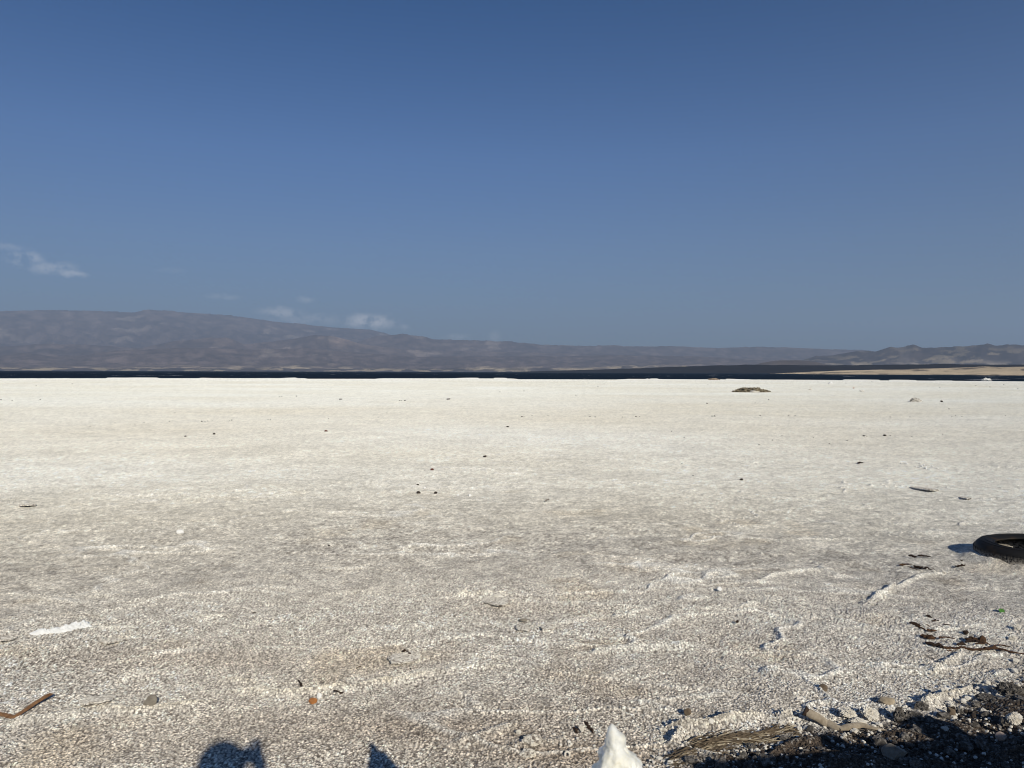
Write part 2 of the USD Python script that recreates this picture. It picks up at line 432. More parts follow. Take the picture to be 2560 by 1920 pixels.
def ground_tint(X, Y, pale, cream, b, tone, tone2):
    rad = np.hypot(X, Y)
    q = np.stack([X, Y, X * 0], -1)
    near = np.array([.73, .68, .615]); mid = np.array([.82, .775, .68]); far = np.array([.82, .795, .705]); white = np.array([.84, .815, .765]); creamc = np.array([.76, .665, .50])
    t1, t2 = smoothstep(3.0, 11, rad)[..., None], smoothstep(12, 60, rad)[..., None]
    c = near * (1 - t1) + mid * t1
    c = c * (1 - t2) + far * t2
    # broad stains and drifts
    big = fbm(q * np.array([.11, .16, 1]), 4, 91); sm = fbm(q * np.array([.8, 1.3, 1]) + 9, 4, 92); strk = fbm(q * np.array([.03, .10, 1]) + 3, 4, 93)
    c = c * (1 + (sm - .5)[..., None] * .38 * smoothstep(40, 4, rad)[..., None] + (big - .5)[..., None] * np.array([.16, .22, .34]) + (strk - .5)[..., None] * np.array([.14, .17, .22]) * smoothstep(6, 40, rad)[..., None])
    grn = fbm(q * 11 + 5, 3, 94)
    c = c * (1 + (grn - .5)[..., None] * .5 * smoothstep(30, 5, rad)[..., None])
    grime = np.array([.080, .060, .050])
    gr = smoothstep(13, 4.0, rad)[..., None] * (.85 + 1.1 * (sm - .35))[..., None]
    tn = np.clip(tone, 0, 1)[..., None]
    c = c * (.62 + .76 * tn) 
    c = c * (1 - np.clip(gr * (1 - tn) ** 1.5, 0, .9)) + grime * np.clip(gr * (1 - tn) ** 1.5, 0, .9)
    c = c * (1 + (tone2 - .5)[..., None] * .22)
    rust = smoothstep(.60, .78, fbm(q * 2.1 + 31, 4, 95))[..., None] * smoothstep(14, 5, rad)[..., None]
    c = c * (1 - rust * np.array([.05, .09, .15]))
    for px_, py_, rx_, ry_, k_ in ((1450, 1885, .48, .16, .75), (1330, 1770, .45, .14, .35), (1650, 1700, .55, .20, .45), (900, 1800, .70, .16, .40), (300, 1650, .6, .2, .25), (720, 1650, .7, .16, .3), (1120, 1830, .5, .14, .35), (1800, 1560, .6, .25, .3), (1700, 1480, .35, .15, .25), (2330, 1500, .7, .3, .2), (420, 1860, .7, .18, .3), (1280, 1520, .5, .2, .35), (2460, 1660, .5, .2, .3)):
        g_ = to_ground(np.array([px_]), np.array([py_]))[0]
        w_ = np.exp(-((X - g_[0]) / rx_) ** 2 - ((Y - g_[1]) / ry_) ** 2) * smoothstep(.25, .65, sm) * k_
        c = c * (1 - w_[..., None] * np.array([.46, .54, .62]))
    p = np.clip(pale, 0, 1)[..., None]
    wc = (white * (1 - cream[..., None] * .7) + creamc * cream[..., None] * .7) * (.70 + .42 * tn)
    c = c * (1 - p) + wc * p
    # whitest margin along the water
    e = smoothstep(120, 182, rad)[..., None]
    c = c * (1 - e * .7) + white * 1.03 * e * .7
    bk = smoothstep(-.04, .16, b)
    soil = np.array([.085, .064, .048]) * (.45 + 1.1 * tone[..., None])
    crumbs = (tone > .92)[..., None] * (smoothstep(.9, .1, b)[..., None])
    soil = soil * (1 - crumbs) + np.array([.42, .38, .33]) * crumbs
    c = c * (1 - bk[..., None]) + soil * bk[..., None]
    return np.clip(c, .01, .90)


X, Y = (R * np.sin(A)).ravel(), (R * np.cos(A)).ravel()
z, pale, cream, b, tone, tone2 = ground_mesh_values(X, Y, True)
rad = R.ravel()
drop = smoothstep(-3, 6, rad - edge.ravel())
lip = np.exp(-((rad - edge.ravel() + 5) / 4.0) ** 2) * (fbm(np.stack([A.ravel() * 60, A.ravel() * 0, A.ravel() * 0], -1), 3, 55) > .55) * .14
z = z * smoothstep(150, 60, rad) + lip - drop * 1.2
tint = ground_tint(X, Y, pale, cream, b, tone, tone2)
V = np.c_[X, Y, z]
F = grid_faces(len(rr), NC)
dirt_face = (b[F].mean(1) > .06) & (rad[F[:, 0]] < 12)


def sub(V, F, T):
    u, inv = np.unique(F, return_inverse=True)
    return V[u], inv.reshape(-1, 3), T[u]


vs, fs, ts = sub(V, F[~dirt_face], tint)
fs = fs[:, ::-1] if np.cross(vs[fs[0, 1]] - vs[fs[0, 0]], vs[fs[0, 2]] - vs[fs[0, 0]])[2] < 0 else fs
vb, fb, tb = sub(V, F[dirt_face], tint)
fb = fb[:, ::-1] if np.cross(vb[fb[0, 1]] - vb[fb[0, 0]], vb[fb[0, 2]] - vb[fb[0, 0]])[2] < 0 else fb
# the rest of the ground: under and behind the photographer, coarser
ar = np.concatenate([[0.0], np.geomspace(.3, 2.45, 14)])
a2 = np.linspace(-math.pi, math.pi, 241)
R2, A2 = np.meshgrid(ar, a2, indexing='ij')
R3, A3 = np.meshgrid(np.geomspace(2.45, 3200, 90), np.linspace(AMAX, 2 * math.pi - AMAX, 220), indexing='ij')
parts_v, parts_f, parts_t = [], [], []
for RR, AA in ((R2, A2), (R3, A3)):
    x2, y2 = (RR * np.sin(AA)).ravel(), (RR * np.cos(AA)).ravel()
    z2, pale2, cream2, b2, to, to2 = ground_mesh_values(x2, y2, False)
    z2 = z2 * smoothstep(150, 60, np.hypot(x2, y2))
    if RR is R3:
        shore = (np.hypot(x2, y2) > 186) & (y2 > 40)
        z2 = np.where(shore, z2 - 1.2, z2)
    else:
        z2 = z2 - .006
    b2 = np.where(np.hypot(x2, y2) > 14, -1, np.maximum(b2, np.where(y2 < 0, .5, -1)))
    t2 = ground_tint(x2, y2, pale2, cream2, b2, to, to2)
    f2 = grid_faces(*RR.shape)
    v2 = np.c_[x2, y2, z2]
    n2 = np.cross(v2[f2[:, 1]] - v2[f2[:, 0]], v2[f2[:, 2]] - v2[f2[:, 0]])[:, 2].sum()
    parts_v.append(v2); parts_f.append(f2[:, ::-1] if n2 < 0 else f2); parts_t.append(t2)
off = len(vs)
allv, allf, allt = [vs], [fs], [ts]
for v2, f2, t2 in zip(parts_v, parts_f, parts_t):
    allv.append(v2); allf.append(f2 + off); allt.append(t2); off += len(v2)
ALLV = np.vstack(allv)


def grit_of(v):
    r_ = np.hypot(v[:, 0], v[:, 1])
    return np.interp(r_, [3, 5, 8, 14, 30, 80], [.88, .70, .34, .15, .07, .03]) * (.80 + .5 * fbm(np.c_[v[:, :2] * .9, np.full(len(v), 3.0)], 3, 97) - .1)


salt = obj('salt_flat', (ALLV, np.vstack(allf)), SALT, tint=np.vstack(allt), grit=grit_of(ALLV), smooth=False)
tag(salt, kind='structure')
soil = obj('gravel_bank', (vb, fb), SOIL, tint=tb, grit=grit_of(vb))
tag(soil, kind='structure')

# ------------------------------------------------------------------ lake
WATER = mat('lake_water', {
    "g": ("geometry", {}), "mp": ("mapping", {"mapping_type": "point", "scale": (.22, .5, 1)}),
    "n": ("noise_texture", {"scale": 1.0, "detail": 5.0, "roughness": .6}),
    "b": ("bump", {"strength": 1.0, "distance": .6}),
    "cap": ("noise_texture", {"scale": .12, "detail": 6.0, "roughness": .75}),
    "mp2": ("mapping", {"mapping_type": "point", "scale": (.5, .12, 1)}),
    "cr": ("rgb_ramp", {"ramp": [(0, (.006, .014, .026)), (.63, (.010, .020, .034)), (.665, (.5, .52, .55)), (1, (.6, .6, .6))]}),
    "p": ("principled_bsdf", {"roughness": .7, "ior": 1.33, "specular_ior_level": .03})},
    [("g.position", "mp.vector"), ("mp.vector", "n.vector"), ("n.fac", "b.height"), ("b.normal", "p.normal"),
     ("g.position", "mp2.vector"), ("mp2.vector", "cap.vector"), ("cap.fac", "cr.fac"), ("cr.color", "p.base_color")], "p.BSDF")
wr = np.geomspace(150, 6900, 200); wa = np.linspace(math.radians(-75), math.radians(75), 420)
WR, WA = np.meshgrid(wr, wa, indexing='ij')
wx, wy = (WR * np.sin(WA)).ravel(), (WR * np.cos(WA)).ravel()
wz = SEA + (fbm(np.stack([wx * .05, wy * .11, wx * 0], -1), 3, 300) - .5) * .30
wf = grid_faces(*WR.shape)[:, ::-1]
lake = obj('lake', (np.c_[wx, wy, wz], wf), WATER, smooth=True)
tag(lake, kind='structure')


# ------------------------------------------------------------------ hills beyond the lake
def crest_el(pts, az, out=-.02):
    a, e = azel(np.array([p[0] for p in pts], float), np.array([p[1] for p in pts], float))
    o = np.argsort(a)
    return np.interp(az, a[o], e[o])


FAR = [(-1400, 800), (-600, 790), (0, 777), (58, 775), (136, 775), (185, 775.5), (231, 776), (336, 780), (352, 776), (370, 773.5), (428, 776), (451, 780), (532, 784.5), (579, 788), (637, 797), (683, 803),
       (752, 809), (822, 817), (926, 823), (1010, 845), (1100, 862), (1300, 880), (1700, 900), (4000, 915)]
PLATEAU = [(-1400, 900), (700, 900), (850, 868), (940, 840), (1001, 834), (1042, 838), (1088, 847.6), (1157, 849), (1273, 853), (1355, 861), (1454, 864), (1490, 864), (1535, 862), (1560, 865), (1627, 865), (1708, 865),
           (1778, 870), (1893, 866), (2021, 870), (2120, 874), (2152, 874), (2175, 877), (2200, 884), (2260, 898), (2700, 905), (4000, 905)]
MID = [(-1400, 850), (-500, 850), (-100, 862), (0, 866), (120, 858), (230, 862), (346, 870), (440, 852), (529, 843), (570, 843), (610, 860), (690, 852), (732, 847), (785, 837), (820, 838), (854, 845), (900, 858), (1000, 872), (1200, 878), (1400, 882), (1700, 890), (4000, 925)]
LOW = [(-1400, 880), (-300, 880), (0, 892), (61, 884), (134, 890), (203, 890), (285, 878), (400, 873), (520, 870), (640, 876), (760, 872), (900, 884), (1050, 893), (1280, 893), (1500, 892), (1750, 896), (1900, 905), (4000, 925)]
RIGHT = [(-1400, 940), (1960, 935), (2040, 905), (2085, 903), (2140, 890), (2188, 893), (2226, 881), (2260, 881), (2284.5, 874), (2305, 884.7), (2384, 881), (2470, 875.4), (2491, 879.5), (2515, 876.8), (2560, 878.5), (2700, 870), (3200, 860), (4000, 850)]
az = np.linspace(math.radians(-62), math.radians(62), 1500)
KD = 1.4
hr = KD * np.concatenate([np.linspace(4480, 5600, 60), np.linspace(5640, 10400, 150), np.linspace(10500, 12000, 10)])
HR, HA = np.meshgrid(hr, az, indexing='ij')
hx, hy = HR * np.sin(HA), HR * np.cos(HA)
q = np.stack([hx, hy, hx * 0], -1)
wv = (fbm(q / 900., 3, 401) - .5) * 900
er = np.abs(fbm(q / 420. + 3, 5, 402) - .5) * 2           # erosion gullies
er2 = np.abs(fbm(q / 160. + 8, 4, 403) - .5) * 2


def ridge_h(pts, r0, wf_, wb, rough, pw=1.15):
    ch = r0 * np.tan(crest_el(pts, HA)) + CAM_H
    rc = r0 + wv * .35 * (1 if rough > 0 else 0)
    s = np.where(HR < rc, np.clip(1 - (rc - HR) / wf_, 0, 1), np.clip(1 - (HR - rc) / wb, 0, 1))
    body = np.maximum(ch, 0) * HR / r0 * np.where(HR < rc, s ** pw, s ** .8) * np.where(HR < rc, 1, .985)
    return body - rough * (er + .4 * er2) * np.clip(1 - np.abs(s - .45) / .5, 0.0, 1) * np.clip(ch / 260, .06, 1)


H = np.full(HR.shape, -2.0)
layer = np.zeros(HR.shape, int)
for k, (pts, r0, wf_, wb, rough) in enumerate([(LOW, 5900 * KD, 1150 * KD, 900 * KD, 95), (MID, 7000 * KD, 1300 * KD, 900 * KD, 190), (PLATEAU, 8000 * KD, 1700 * KD, 1500 * KD, 150), (RIGHT, 5000 * KD, 420 * KD, 900 * KD, 70), (FAR, 10000 * KD, 3300 * KD, 2500 * KD, 380)]):
    h = ridge_h(pts, r0, wf_, wb, rough)
    layer = np.where(h > H, k, layer); H = np.maximum(H, h)
# shore terraces: a low cliff and a flat
shore_r = KD * 4540 + 160 * (fbm(np.stack([HA * 14, HA * 0, HA * 0], -1), 4, 404) - .5)
cl_h = (20 + 36 * smoothstep(-.2, .3, HA)) * (.6 + .8 * fbm(np.stack([HA * 22, HA * 0 + 2, HA * 0], -1), 3, 405))
cliff = cl_h * smoothstep(0, 150, HR - shore_r) * smoothstep(3000, 500, HR - shore_r) + 18 * (fbm(q / 60, 3, 406) - .5) * smoothstep(0, 120, HR - shore_r)
terr = np.maximum(H, 0) * smoothstep(100, 420, HR - shore_r)
H = np.where(HR > shore_r, np.maximum(cliff, 0) * .9 + terr, -1.5)
# colours of the rock, with gully shading painted over them
base = np.array([.118, .090, .082])
T = np.broadcast_to(base, HR.shape + (3,)).copy()
T *= (.72 + .56 * fbm(q / np.array([700, 420, 1]) + 2, 5, 407))[..., None]
gully_shade = np.abs(fbm(np.stack([HA * 70, HR / 260., HR * 0], -1) + 17, 5, 415) - .5) * 2
T *= (.78 + .42 * smoothstep(0, .5, gully_shade))[..., None]  # darker gully lines painted in, where front light leaves the relief flat
pal = (smoothstep(.60, .70, fbm(np.stack([HA * 42, HR / 300., HR * 0], -1) + 40, 5, 416)) * smoothstep(.45, .6, fbm(q / 1500 + 12, 3, 417)))[..., None] * .58
T = T * (1 - pal) + np.array([.27, .22, .19]) * pal
tan = np.array([.50, .40, .27]); pink = np.array([.27, .20, .165])
strip = fbm(np.stack([HA * 60, HR / 60., HR * 0], -1), 5, 408)
lowmask = smoothstep(.53, .58, strip) * smoothstep(900, 60, HR - shore_r) * smoothstep(-.9, 0, HA * 0)
terrace = smoothstep(.40, .55, fbm(np.stack([HA * 26, HA * 0 + 4, HA * 0], -1), 4, 409)) * np.exp(-((HR - shore_r - 230) / 120) ** 2) * smoothstep(-.16, -.02, HA) * smoothstep(.26, .12, HA)
m = np.clip(lowmask + terrace, 0, 1)[..., None]
T = T * (1 - m) + tan * m * (.8 + .5 * fbm(q / 90, 3, 410))[..., None]
pk = smoothstep(.50, .66, fbm(q / np.array([420, 700, 1]) + 6, 5, 411)) * ((layer == 1)) * smoothstep(.5, .85, H / np.maximum(1, 7000 * KD * np.tan(crest_el(MID, HA)))) * (.25 + .75 * np.exp(-((HA - azel(800, 850)[0]) / .05) ** 2) + .3 * np.exp(-((HA - azel(440, 850)[0]) / .06) ** 2))
T = T * (1 - np.clip(pk, 0, 1)[..., None]) + pink * np.clip(pk, 0, 1)[..., None]
rk = smoothstep(.50, .56, fbm(np.stack([HA * 60 + HR / 90., HR / 55., HR * 0], -1), 4, 412)) * (layer == 3) * smoothstep(.62, .3, H / np.maximum(1, 5000 * KD * np.tan(crest_el(RIGHT, HA))))
rk = np.clip(rk * (.35 + np.exp(-((HA - azel(2320, 890)[0]) / .05) ** 2) + .6 * np.exp(-((HA - azel(2500, 895)[0]) / .04) ** 2) + .7 * np.exp(-((HA - azel(2110, 905)[0]) / .035) ** 2)), 0, 1)[..., None]
T = np.where((layer == 3)[..., None], T * .58, T)
T = T * (1 - rk) + np.array([.30, .25, .20]) * rk
hills = obj('hills', (np.c_[hx.ravel(), hy.ravel(), H.ravel()], grid_faces(*HR.shape)[:, ::-1]), ROCKY, tint=T.reshape(-1, 3), smooth=True)
tag(hills, kind='structure')

# dark lava headland on the right, in front of the hills
HEAD = [(1150, 931), (1280, 929), (1454, 924.5), (1627, 919), (1772, 913.5), (1859, 911.6), (2032, 912.5), (2148, 912), (2300, 910), (2384, 909), (2450, 911), (2560, 911), (2800, 905), (3400, 900)]
BROWN = [(1880, 914), (1903, 907), (1930, 902.5), (1955, 900), (1992, 900), (2020, 901.5), (2040, 904), (2061, 910), (2080, 914)]
az2 = np.linspace(azel(1150, 930)[0], math.radians(62), 520)
lr = np.concatenate([np.linspace(0, 500, 50), np.linspace(520, 1300, 18)])
LR, LA = np.meshgrid(lr, az2, indexing='ij')
nearr = np.interp(LA, [azel(1150, 930)[0], azel(1500, 930)[0], azel(1900, 930)[0], 1.1], [2400, 2100, 1750, 1500]) + 60 * (fbm(np.stack([LA * 20, LA * 0, LA * 0], -1), 4, 420) - .5)
RRR = nearr + LR
lx, ly = RRR * np.sin(LA), RRR * np.cos(LA)
q2 = np.stack([lx, ly, lx * 0], -1)
top = (nearr + 330) * np.tan(crest_el(HEAD, LA)) + CAM_H
lz = np.maximum(top, .5) * smoothstep(0, 1, LR / 330) * smoothstep(1500, 700, LR) + (fbm(q2 / 35, 4, 421) - .5) * 3 * smoothstep(0, 60, LR) * smoothstep(0, 12, top) - .8
LT = np.broadcast_to(np.array([.016, .015, .017]), LR.shape + (3,)) * (.75 + .5 * fbm(q2 / 120, 4, 422))[..., None]
head = obj('headland', (np.c_[lx.ravel(), ly.ravel(), lz.ravel()], grid_faces(*LR.shape)[:, ::-1]), LAVA, tint=LT.reshape(-1, 3), smooth=True)
tag(head, kind='structure')
az3 = np.linspace(azel(1862, 915)[0], azel(2100, 915)[0], 110)
br = np.linspace(3900, 4480, 50)
BR, BA = np.meshgrid(br, az3, indexing='ij')
bx, by = BR * np.sin(BA), BR * np.cos(BA)
q3 = np.stack([bx, by, bx * 0], -1)
btop = 4200 * np.tan(crest_el(BROWN, BA)) + CAM_H
bz = np.maximum(btop, 4) * np.clip(1 - np.abs(BR - 4200) / 300, 0, 1) ** .8 - 6 * np.abs(fbm(q3 / 90, 4, 431) - .5)
BT = np.broadcast_to(np.array([.105, .082, .072]), BR.shape + (3,)) * (.75 + .5 * fbm(q3 / 100, 4, 432))[..., None]
bh = obj('hill', (np.c_[bx.ravel(), by.ravel(), bz.ravel()], grid_faces(*BR.shape)[:, ::-1]), ROCKY, tint=BT.reshape(-1, 3), smooth=True)
tag(bh, kind='structure')

# pale sand spit running in from the right
SPIT = [(1925, 934.2), (1960, 932.5), (1992, 930.5), (2099, 925.8), (2226, 923), (2315, 921), (2405, 918), (2463, 915.5), (2500, 917), (2560, 916), (2800, 915), (3400, 915)]
az4 = np.linspace(azel(1925, 934)[0], math.radians(62), 520)
sr = np.concatenate([np.linspace(0, 60, 14), np.linspace(66, 420, 60)])
SR, SA = np.meshgrid(sr, az4, indexing='ij')
sn = np.interp(SA, [azel(1925, 934)[0], azel(2100, 930)[0], azel(2560, 930)[0], 1.1], [1150, 1000, 800, 700]) + 40 * (fbm(np.stack([SA * 26, SA * 0, SA * 0], -1), 4, 440) - .5)
S2 = sn + SR
sx, sy = S2 * np.sin(SA), S2 * np.cos(SA)
q4 = np.stack([sx, sy, sx * 0], -1)
stop_ = (sn + 230) * np.tan(crest_el(SPIT, SA)) + CAM_H
face = (.35 + .5 * fbm(np.stack([SA * 50, SA * 0, SA * 0], -1), 4, 441)) * 1.9 * smoothstep(.2, 2.5, stop_)
sz = face * smoothstep(2, 22, SR) + np.maximum(stop_ - face, 0) * smoothstep(20, 230, SR) ** 1.2 + (fbm(q4 / 28, 4, 442) - .5) * .8 * smoothstep(5, 60, SR) + SEA - .1
sz = np.where(SR > 390, SEA - 1, sz)
ST = np.broadcast_to(np.array([.54, .43, .30]), SR.shape + (3,)) * (.8 + .4 * fbm(q4 / 60, 4, 443))[..., None]
lavam = smoothstep(.56, .62, fbm(np.stack([SA * 30, SR / 60., SR * 0], -1), 5, 444))[..., None] * .8
ST = ST * (1 - lavam) + np.array([.09, .075, .07]) * lavam
rocks_m = (smoothstep(40, 8, SR) * smoothstep(.5, .56, fbm(np.stack([SA * 90, SR / 12., SR * 0], -1), 4, 445)))[..., None] * .75
ST = ST * (1 - rocks_m) + np.array([.10, .09, .08]) * rocks_m
spit = obj('sand_spit', (np.c_[sx.ravel(), sy.ravel(), sz.ravel()], grid_faces(*SR.shape)[:, ::-1]), SAND, tint=ST.reshape(-1, 3), smooth=True)
tag(spit, kind='structure')

# ------------------------------------------------------------------ haze
HAZE = usdkit.material(stage, '/World/Looks/haze_air', {"v": ("principled_volume", {"color": (.62, .78, 1.0), "density": 8.5e-5, "anisotropy": 0.1})}, [], volume="v.volume")
hz = trimesh.creation.box((40000, 40000, 1300)); hz.apply_translation((0, 0, 650 - 4.0))
tag(obj('haze', hz, HAZE), kind='stuff')
#OBJECTS#
# ------------------------------------------------------------------ builders for the things on the flat
import manifold3d as m3


def tm(mf):
    m = mf.to_mesh()
    return trimesh.Trimesh(np.array(m.vert_properties[:, :3]), np.array(m.tri_verts), process=False)


def rock(seed, size, sub_=3, planes=9, rough=.10, freq=2.2, knob=0.0):
    """A broken stone: a sphere cut by random planes and roughened, scaled to size; its base near z = 0."""
    rng = np.random.default_rng(seed)
    s = trimesh.creation.icosphere(subdivisions=sub_)
    v = np.array(s.vertices)
    for _ in range(planes):
        n = rng.normal(size=3); n /= np.linalg.norm(n)
        d = rng.uniform(.55, .85)
        t = v @ n - d
        v = v - np.maximum(t, 0)[:, None] * n
    v = v * (1 + rough * 2 * (fbm(v * freq + seed * 3.1, 4, seed) - .5)[:, None])
    v = v * (1 + rough * .8 * (noise(v * 9 + seed, seed + 5) - .5)[:, None])
    if knob:
        v = v * (1 + knob * (1 - 2.2 * np.abs(fbm(v * 3.6 + seed, 3, seed + 9) - .5)[:, None] * 2))
        v = v * (1 + knob * .6 * (noise(v * 13 + seed, seed + 15) - .5)[:, None])
    v = (v - v.min(0)) / (v.max(0) - v.min(0)) - [.5, .5, 0]
    return trimesh.Trimesh(v * np.asarray(size), s.faces, process=False)


def at(px, py):
    """The point of the ground seen at a pixel of the photograph, and metres per pixel there."""
    p = to_ground(np.array([px]), np.array([py]))[0]
    for _ in range(3):
        p = to_ground(np.array([px]), np.array([py]), ground_z(p[0], p[1]) if np.hypot(p[0], p[1]) < 60 else 0.0)[0]
    return p, float(np.dot(p - EYE, FWD)) / FPX


def stone(name, label, cat, px, py, w, h, mt, seed, depth=.8, sink=.18, group=None, **kw):
    """A stone whose outline in the photograph is centred on px, stands on py and measures w by h pixels."""
    p, s = at(px, py)
    W = w * s
    Hh = max(h * s * 1.0, W * .25)
    D = W * depth
    if mt in (LUMP, DIRTY, CRUST) and 'knob' not in kw and w > 14 and py > 1500:
        kw.update(knob=.42, sub_=4)
    m = rock(seed, (W, D, Hh * (1 + sink)), **kw)
    o = obj(name, m, mt, smooth=35, loc=(p[0], p[1] + D * .35, p[2] - Hh * sink + (.008 if py > 1400 else 0)), rz=0.0)
    return tag(o, label, cat, group)


def sweep(pts, radii, sides=6, flat=1.0, up=(0, 0, 1), caps=True, jitter=0, seed=0):
    """A tube through pts with one radius per point; flat squeezes it along up."""
    pts, rng = np.asarray(pts, float), np.random.default_rng(seed)
    radii = np.broadcast_to(radii, (len(pts),))
    t = np.gradient(pts, axis=0); t /= np.linalg.norm(t, axis=1, keepdims=True) + 1e-12
    a = np.cross(t, up); n = np.linalg.norm(a, axis=1, keepdims=True)
    a = np.where(n > 1e-6, a / np.maximum(n, 1e-9), [1, 0, 0]); b = np.cross(a, t)
    ph = np.linspace(0, 2 * np.pi, sides, endpoint=False)
    ring = pts[:, None] + radii[:, None, None] * (np.cos(ph)[None, :, None] * a[:, None] + flat * np.sin(ph)[None, :, None] * b[:, None])
    if jitter:
        ring = ring + rng.normal(size=ring.shape) * jitter
    v = ring.reshape(-1, 3); f = [grid_faces(len(pts), sides, wrap=True)]
    if caps:
        c0, c1 = len(v), len(v) + 1
        v = np.vstack([v, pts[0], pts[-1]])
        k = np.arange(sides); k2 = (k + 1) % sides; o = (len(pts) - 1) * sides
        f += [np.stack([np.full(sides, c0), k2, k], 1), np.stack([np.full(sides, c1), o + k, o + k2], 1)]
    m = trimesh.Trimesh(v, np.vstack(f), process=False)
    if m.volume < 0:
        m.invert()
    return m


def smooth_path(pts, n):
    pts = np.asarray(pts, float)
    d = np.r_[0, np.cumsum(np.linalg.norm(np.diff(pts, axis=0), axis=1))]
    from scipy.interpolate import PchipInterpolator
    return PchipInterpolator(d, pts, axis=0)(np.linspace(0, d[-1], n))


STONE_DARK = rough_mat('dark_stone', (.026, .019, .015), (.075, .056, .044), 14, .9, .5, .004)
STONE_BROWN = rough_mat('brown_stone', (.10, .072, .048), (.22, .165, .115), 18, .9, .5, .003)
STONE_GREY = rough_mat('grey_brown_stone', (.17, .145, .115), (.34, .30, .24), 22, .9, .5, .003)
STONE_TAN = rough_mat('tan_stone', (.30, .235, .16), (.50, .42, .31), 20, .9, .5, .003)
STONE_RED = rough_mat('reddish_stone', (.10, .035, .022), (.17, .065, .045), 14, .9, .4, .004)
LUMP = rough_mat('salt_lump', (.60, .545, .46), (.80, .765, .70), 24, .8, .8, .004)
WHITE = rough_mat('white_salt', (.76, .74, .70), (.86, .85, .83), 16, .6, .5, .003)
DIRTY = rough_mat('dirty_salt_lump', (.07, .062, .055), (.30, .27, .24), 60, .9, .8, .006, ramp=(.45, .66))
CRUST = mat('crust_plate', {
    "tc": ("texture_coordinate", {}), "v": ("voronoi_texture", {"scale": 85.0, "feature": "f1"}), "n": ("noise_texture", {"scale": 30.0, "detail": 6.0, "roughness": .7}), "bw": ("rgb_to_bw", {}),
    "d": ("math", {"math_type": "multiply_add", "value2": -.35}), "ad": ("math", {"math_type": "multiply_add", "value2": .6}),
    "r": ("rgb_ramp", {"ramp": [(0, (.16, .13, .11)), (.24, (.16, .13, .11)), (.46, (.50, .45, .385)), (.8, (.70, .65, .57)), (1, (.76, .72, .65))]}),
    "b": ("bump", {"strength": .9, "distance": .006}),
    "p": ("principled_bsdf", {"roughness": .85, "specular_ior_level": .2, "diffuse_roughness": .7})},
    [("tc.object", "v.vector"), ("tc.object", "n.vector"), ("v.color", "bw.color"), ("bw.val", "d.value3"), ("v.distance", "d.value1"), ("n.fac", "ad.value1"), ("d.value", "ad.value3"), ("ad.value", "r.fac"), ("r.color", "p.base_color"), ("ad.value", "b.height"), ("b.normal", "p.normal")], "p.BSDF")
CHAR = rough_mat('charred_wood', (.016, .010, .008), (.060, .034, .020), 30, .85, .6, .003)
ROOT = rough_mat('rusty_brown_root', (.035, .018, .010), (.125, .062, .028), 26, .85, .6, .003)
BARK = rough_mat('brown_bark', (.13, .065, .030), (.30, .165, .080), 30, .7, .5, .002)
STEM = rough_mat('dried_stem', (.24, .19, .135), (.44, .37, .28), 30, .8, .6, .002)
FIBRE_PALE = rough_mat('pale_palm_fibre', (.30, .24, .16), (.50, .43, .32), 40, .85, .4, .002)
FIBRE = rough_mat('palm_fibre', (.075, .055, .036), (.20, .15, .10), 40, .85, .4, .002)
TREE_MAT = rough_mat('market_wood', (.12, .085, .055), (.24, .18, .12), 12, .8, .4, .002)

# -- the white salt spike standing on a table just below the frame
rng = np.random.default_rng(5)
SY = 1.15
zs, cx, hw = [], [], []
for (py, l, r) in [(1811, 1528, 1533), (1817, 1524, 1539), (1828, 1520, 1545), (1838, 1518, 1562), (1852, 1515, 1566), (1866, 1511, 1566), (1878, 1504, 1574), (1890, 1497, 1594), (1902, 1489, 1606), (1920, 1478, 1613), (1950, 1462, 1632), (2000, 1440, 1660), (2080, 1415, 1700), (2170, 1395, 1720)]:
    dl, dr = ray(l, py), ray(r, py)
    a, b_ = EYE + dl * SY / dl[1], EYE + dr * SY / dr[1]
    zs.append(a[2]); cx.append((a[0] + b_[0]) / 2); hw.append((b_[0] - a[0]) / 2)
zs, cx, hw = np.array(zs)[::-1], np.array(cx)[::-1], np.array(hw)[::-1]
TABLE_Z = .80
zz = np.linspace(TABLE_Z + .001, zs[-1], 90)
ccx, hhw = np.interp(zz, zs, cx), np.interp(zz, zs, hw)
ph = np.linspace(0, 2 * np.pi, 72, endpoint=False)
P, Z = np.meshgrid(ph, zz)
sv = np.stack([ccx[:, None] + hhw[:, None] * np.cos(P), SY + .9 * hhw[:, None] * np.sin(P), Z], -1)
nn = np.stack([np.cos(P), np.sin(P), 0 * P], -1)
amt = np.clip(hhw / .03, .05, 1)[:, None]
sv = sv + nn * (amt * ((fbm(sv * 26, 4, 1) - .5) * .034 + (fbm(sv * 70, 4, 2) - .5) * .012 + (fbm(sv * 190, 3, 3) - .5) * .009))[..., None]
V2 = np.vstack([sv.reshape(-1, 3), [ccx[0], SY, zz[0]], [ccx[-1], SY, zz[-1] + .0008]])
k = np.arange(72); k2 = (k + 1) % 72; o = (len(zz) - 1) * 72
F2 = np.vstack([grid_faces(len(zz), 72, wrap=True), np.stack([np.full(72, len(V2) - 2), k2, k], 1), np.stack([np.full(72, len(V2) - 1), o + k, o + k2], 1)])
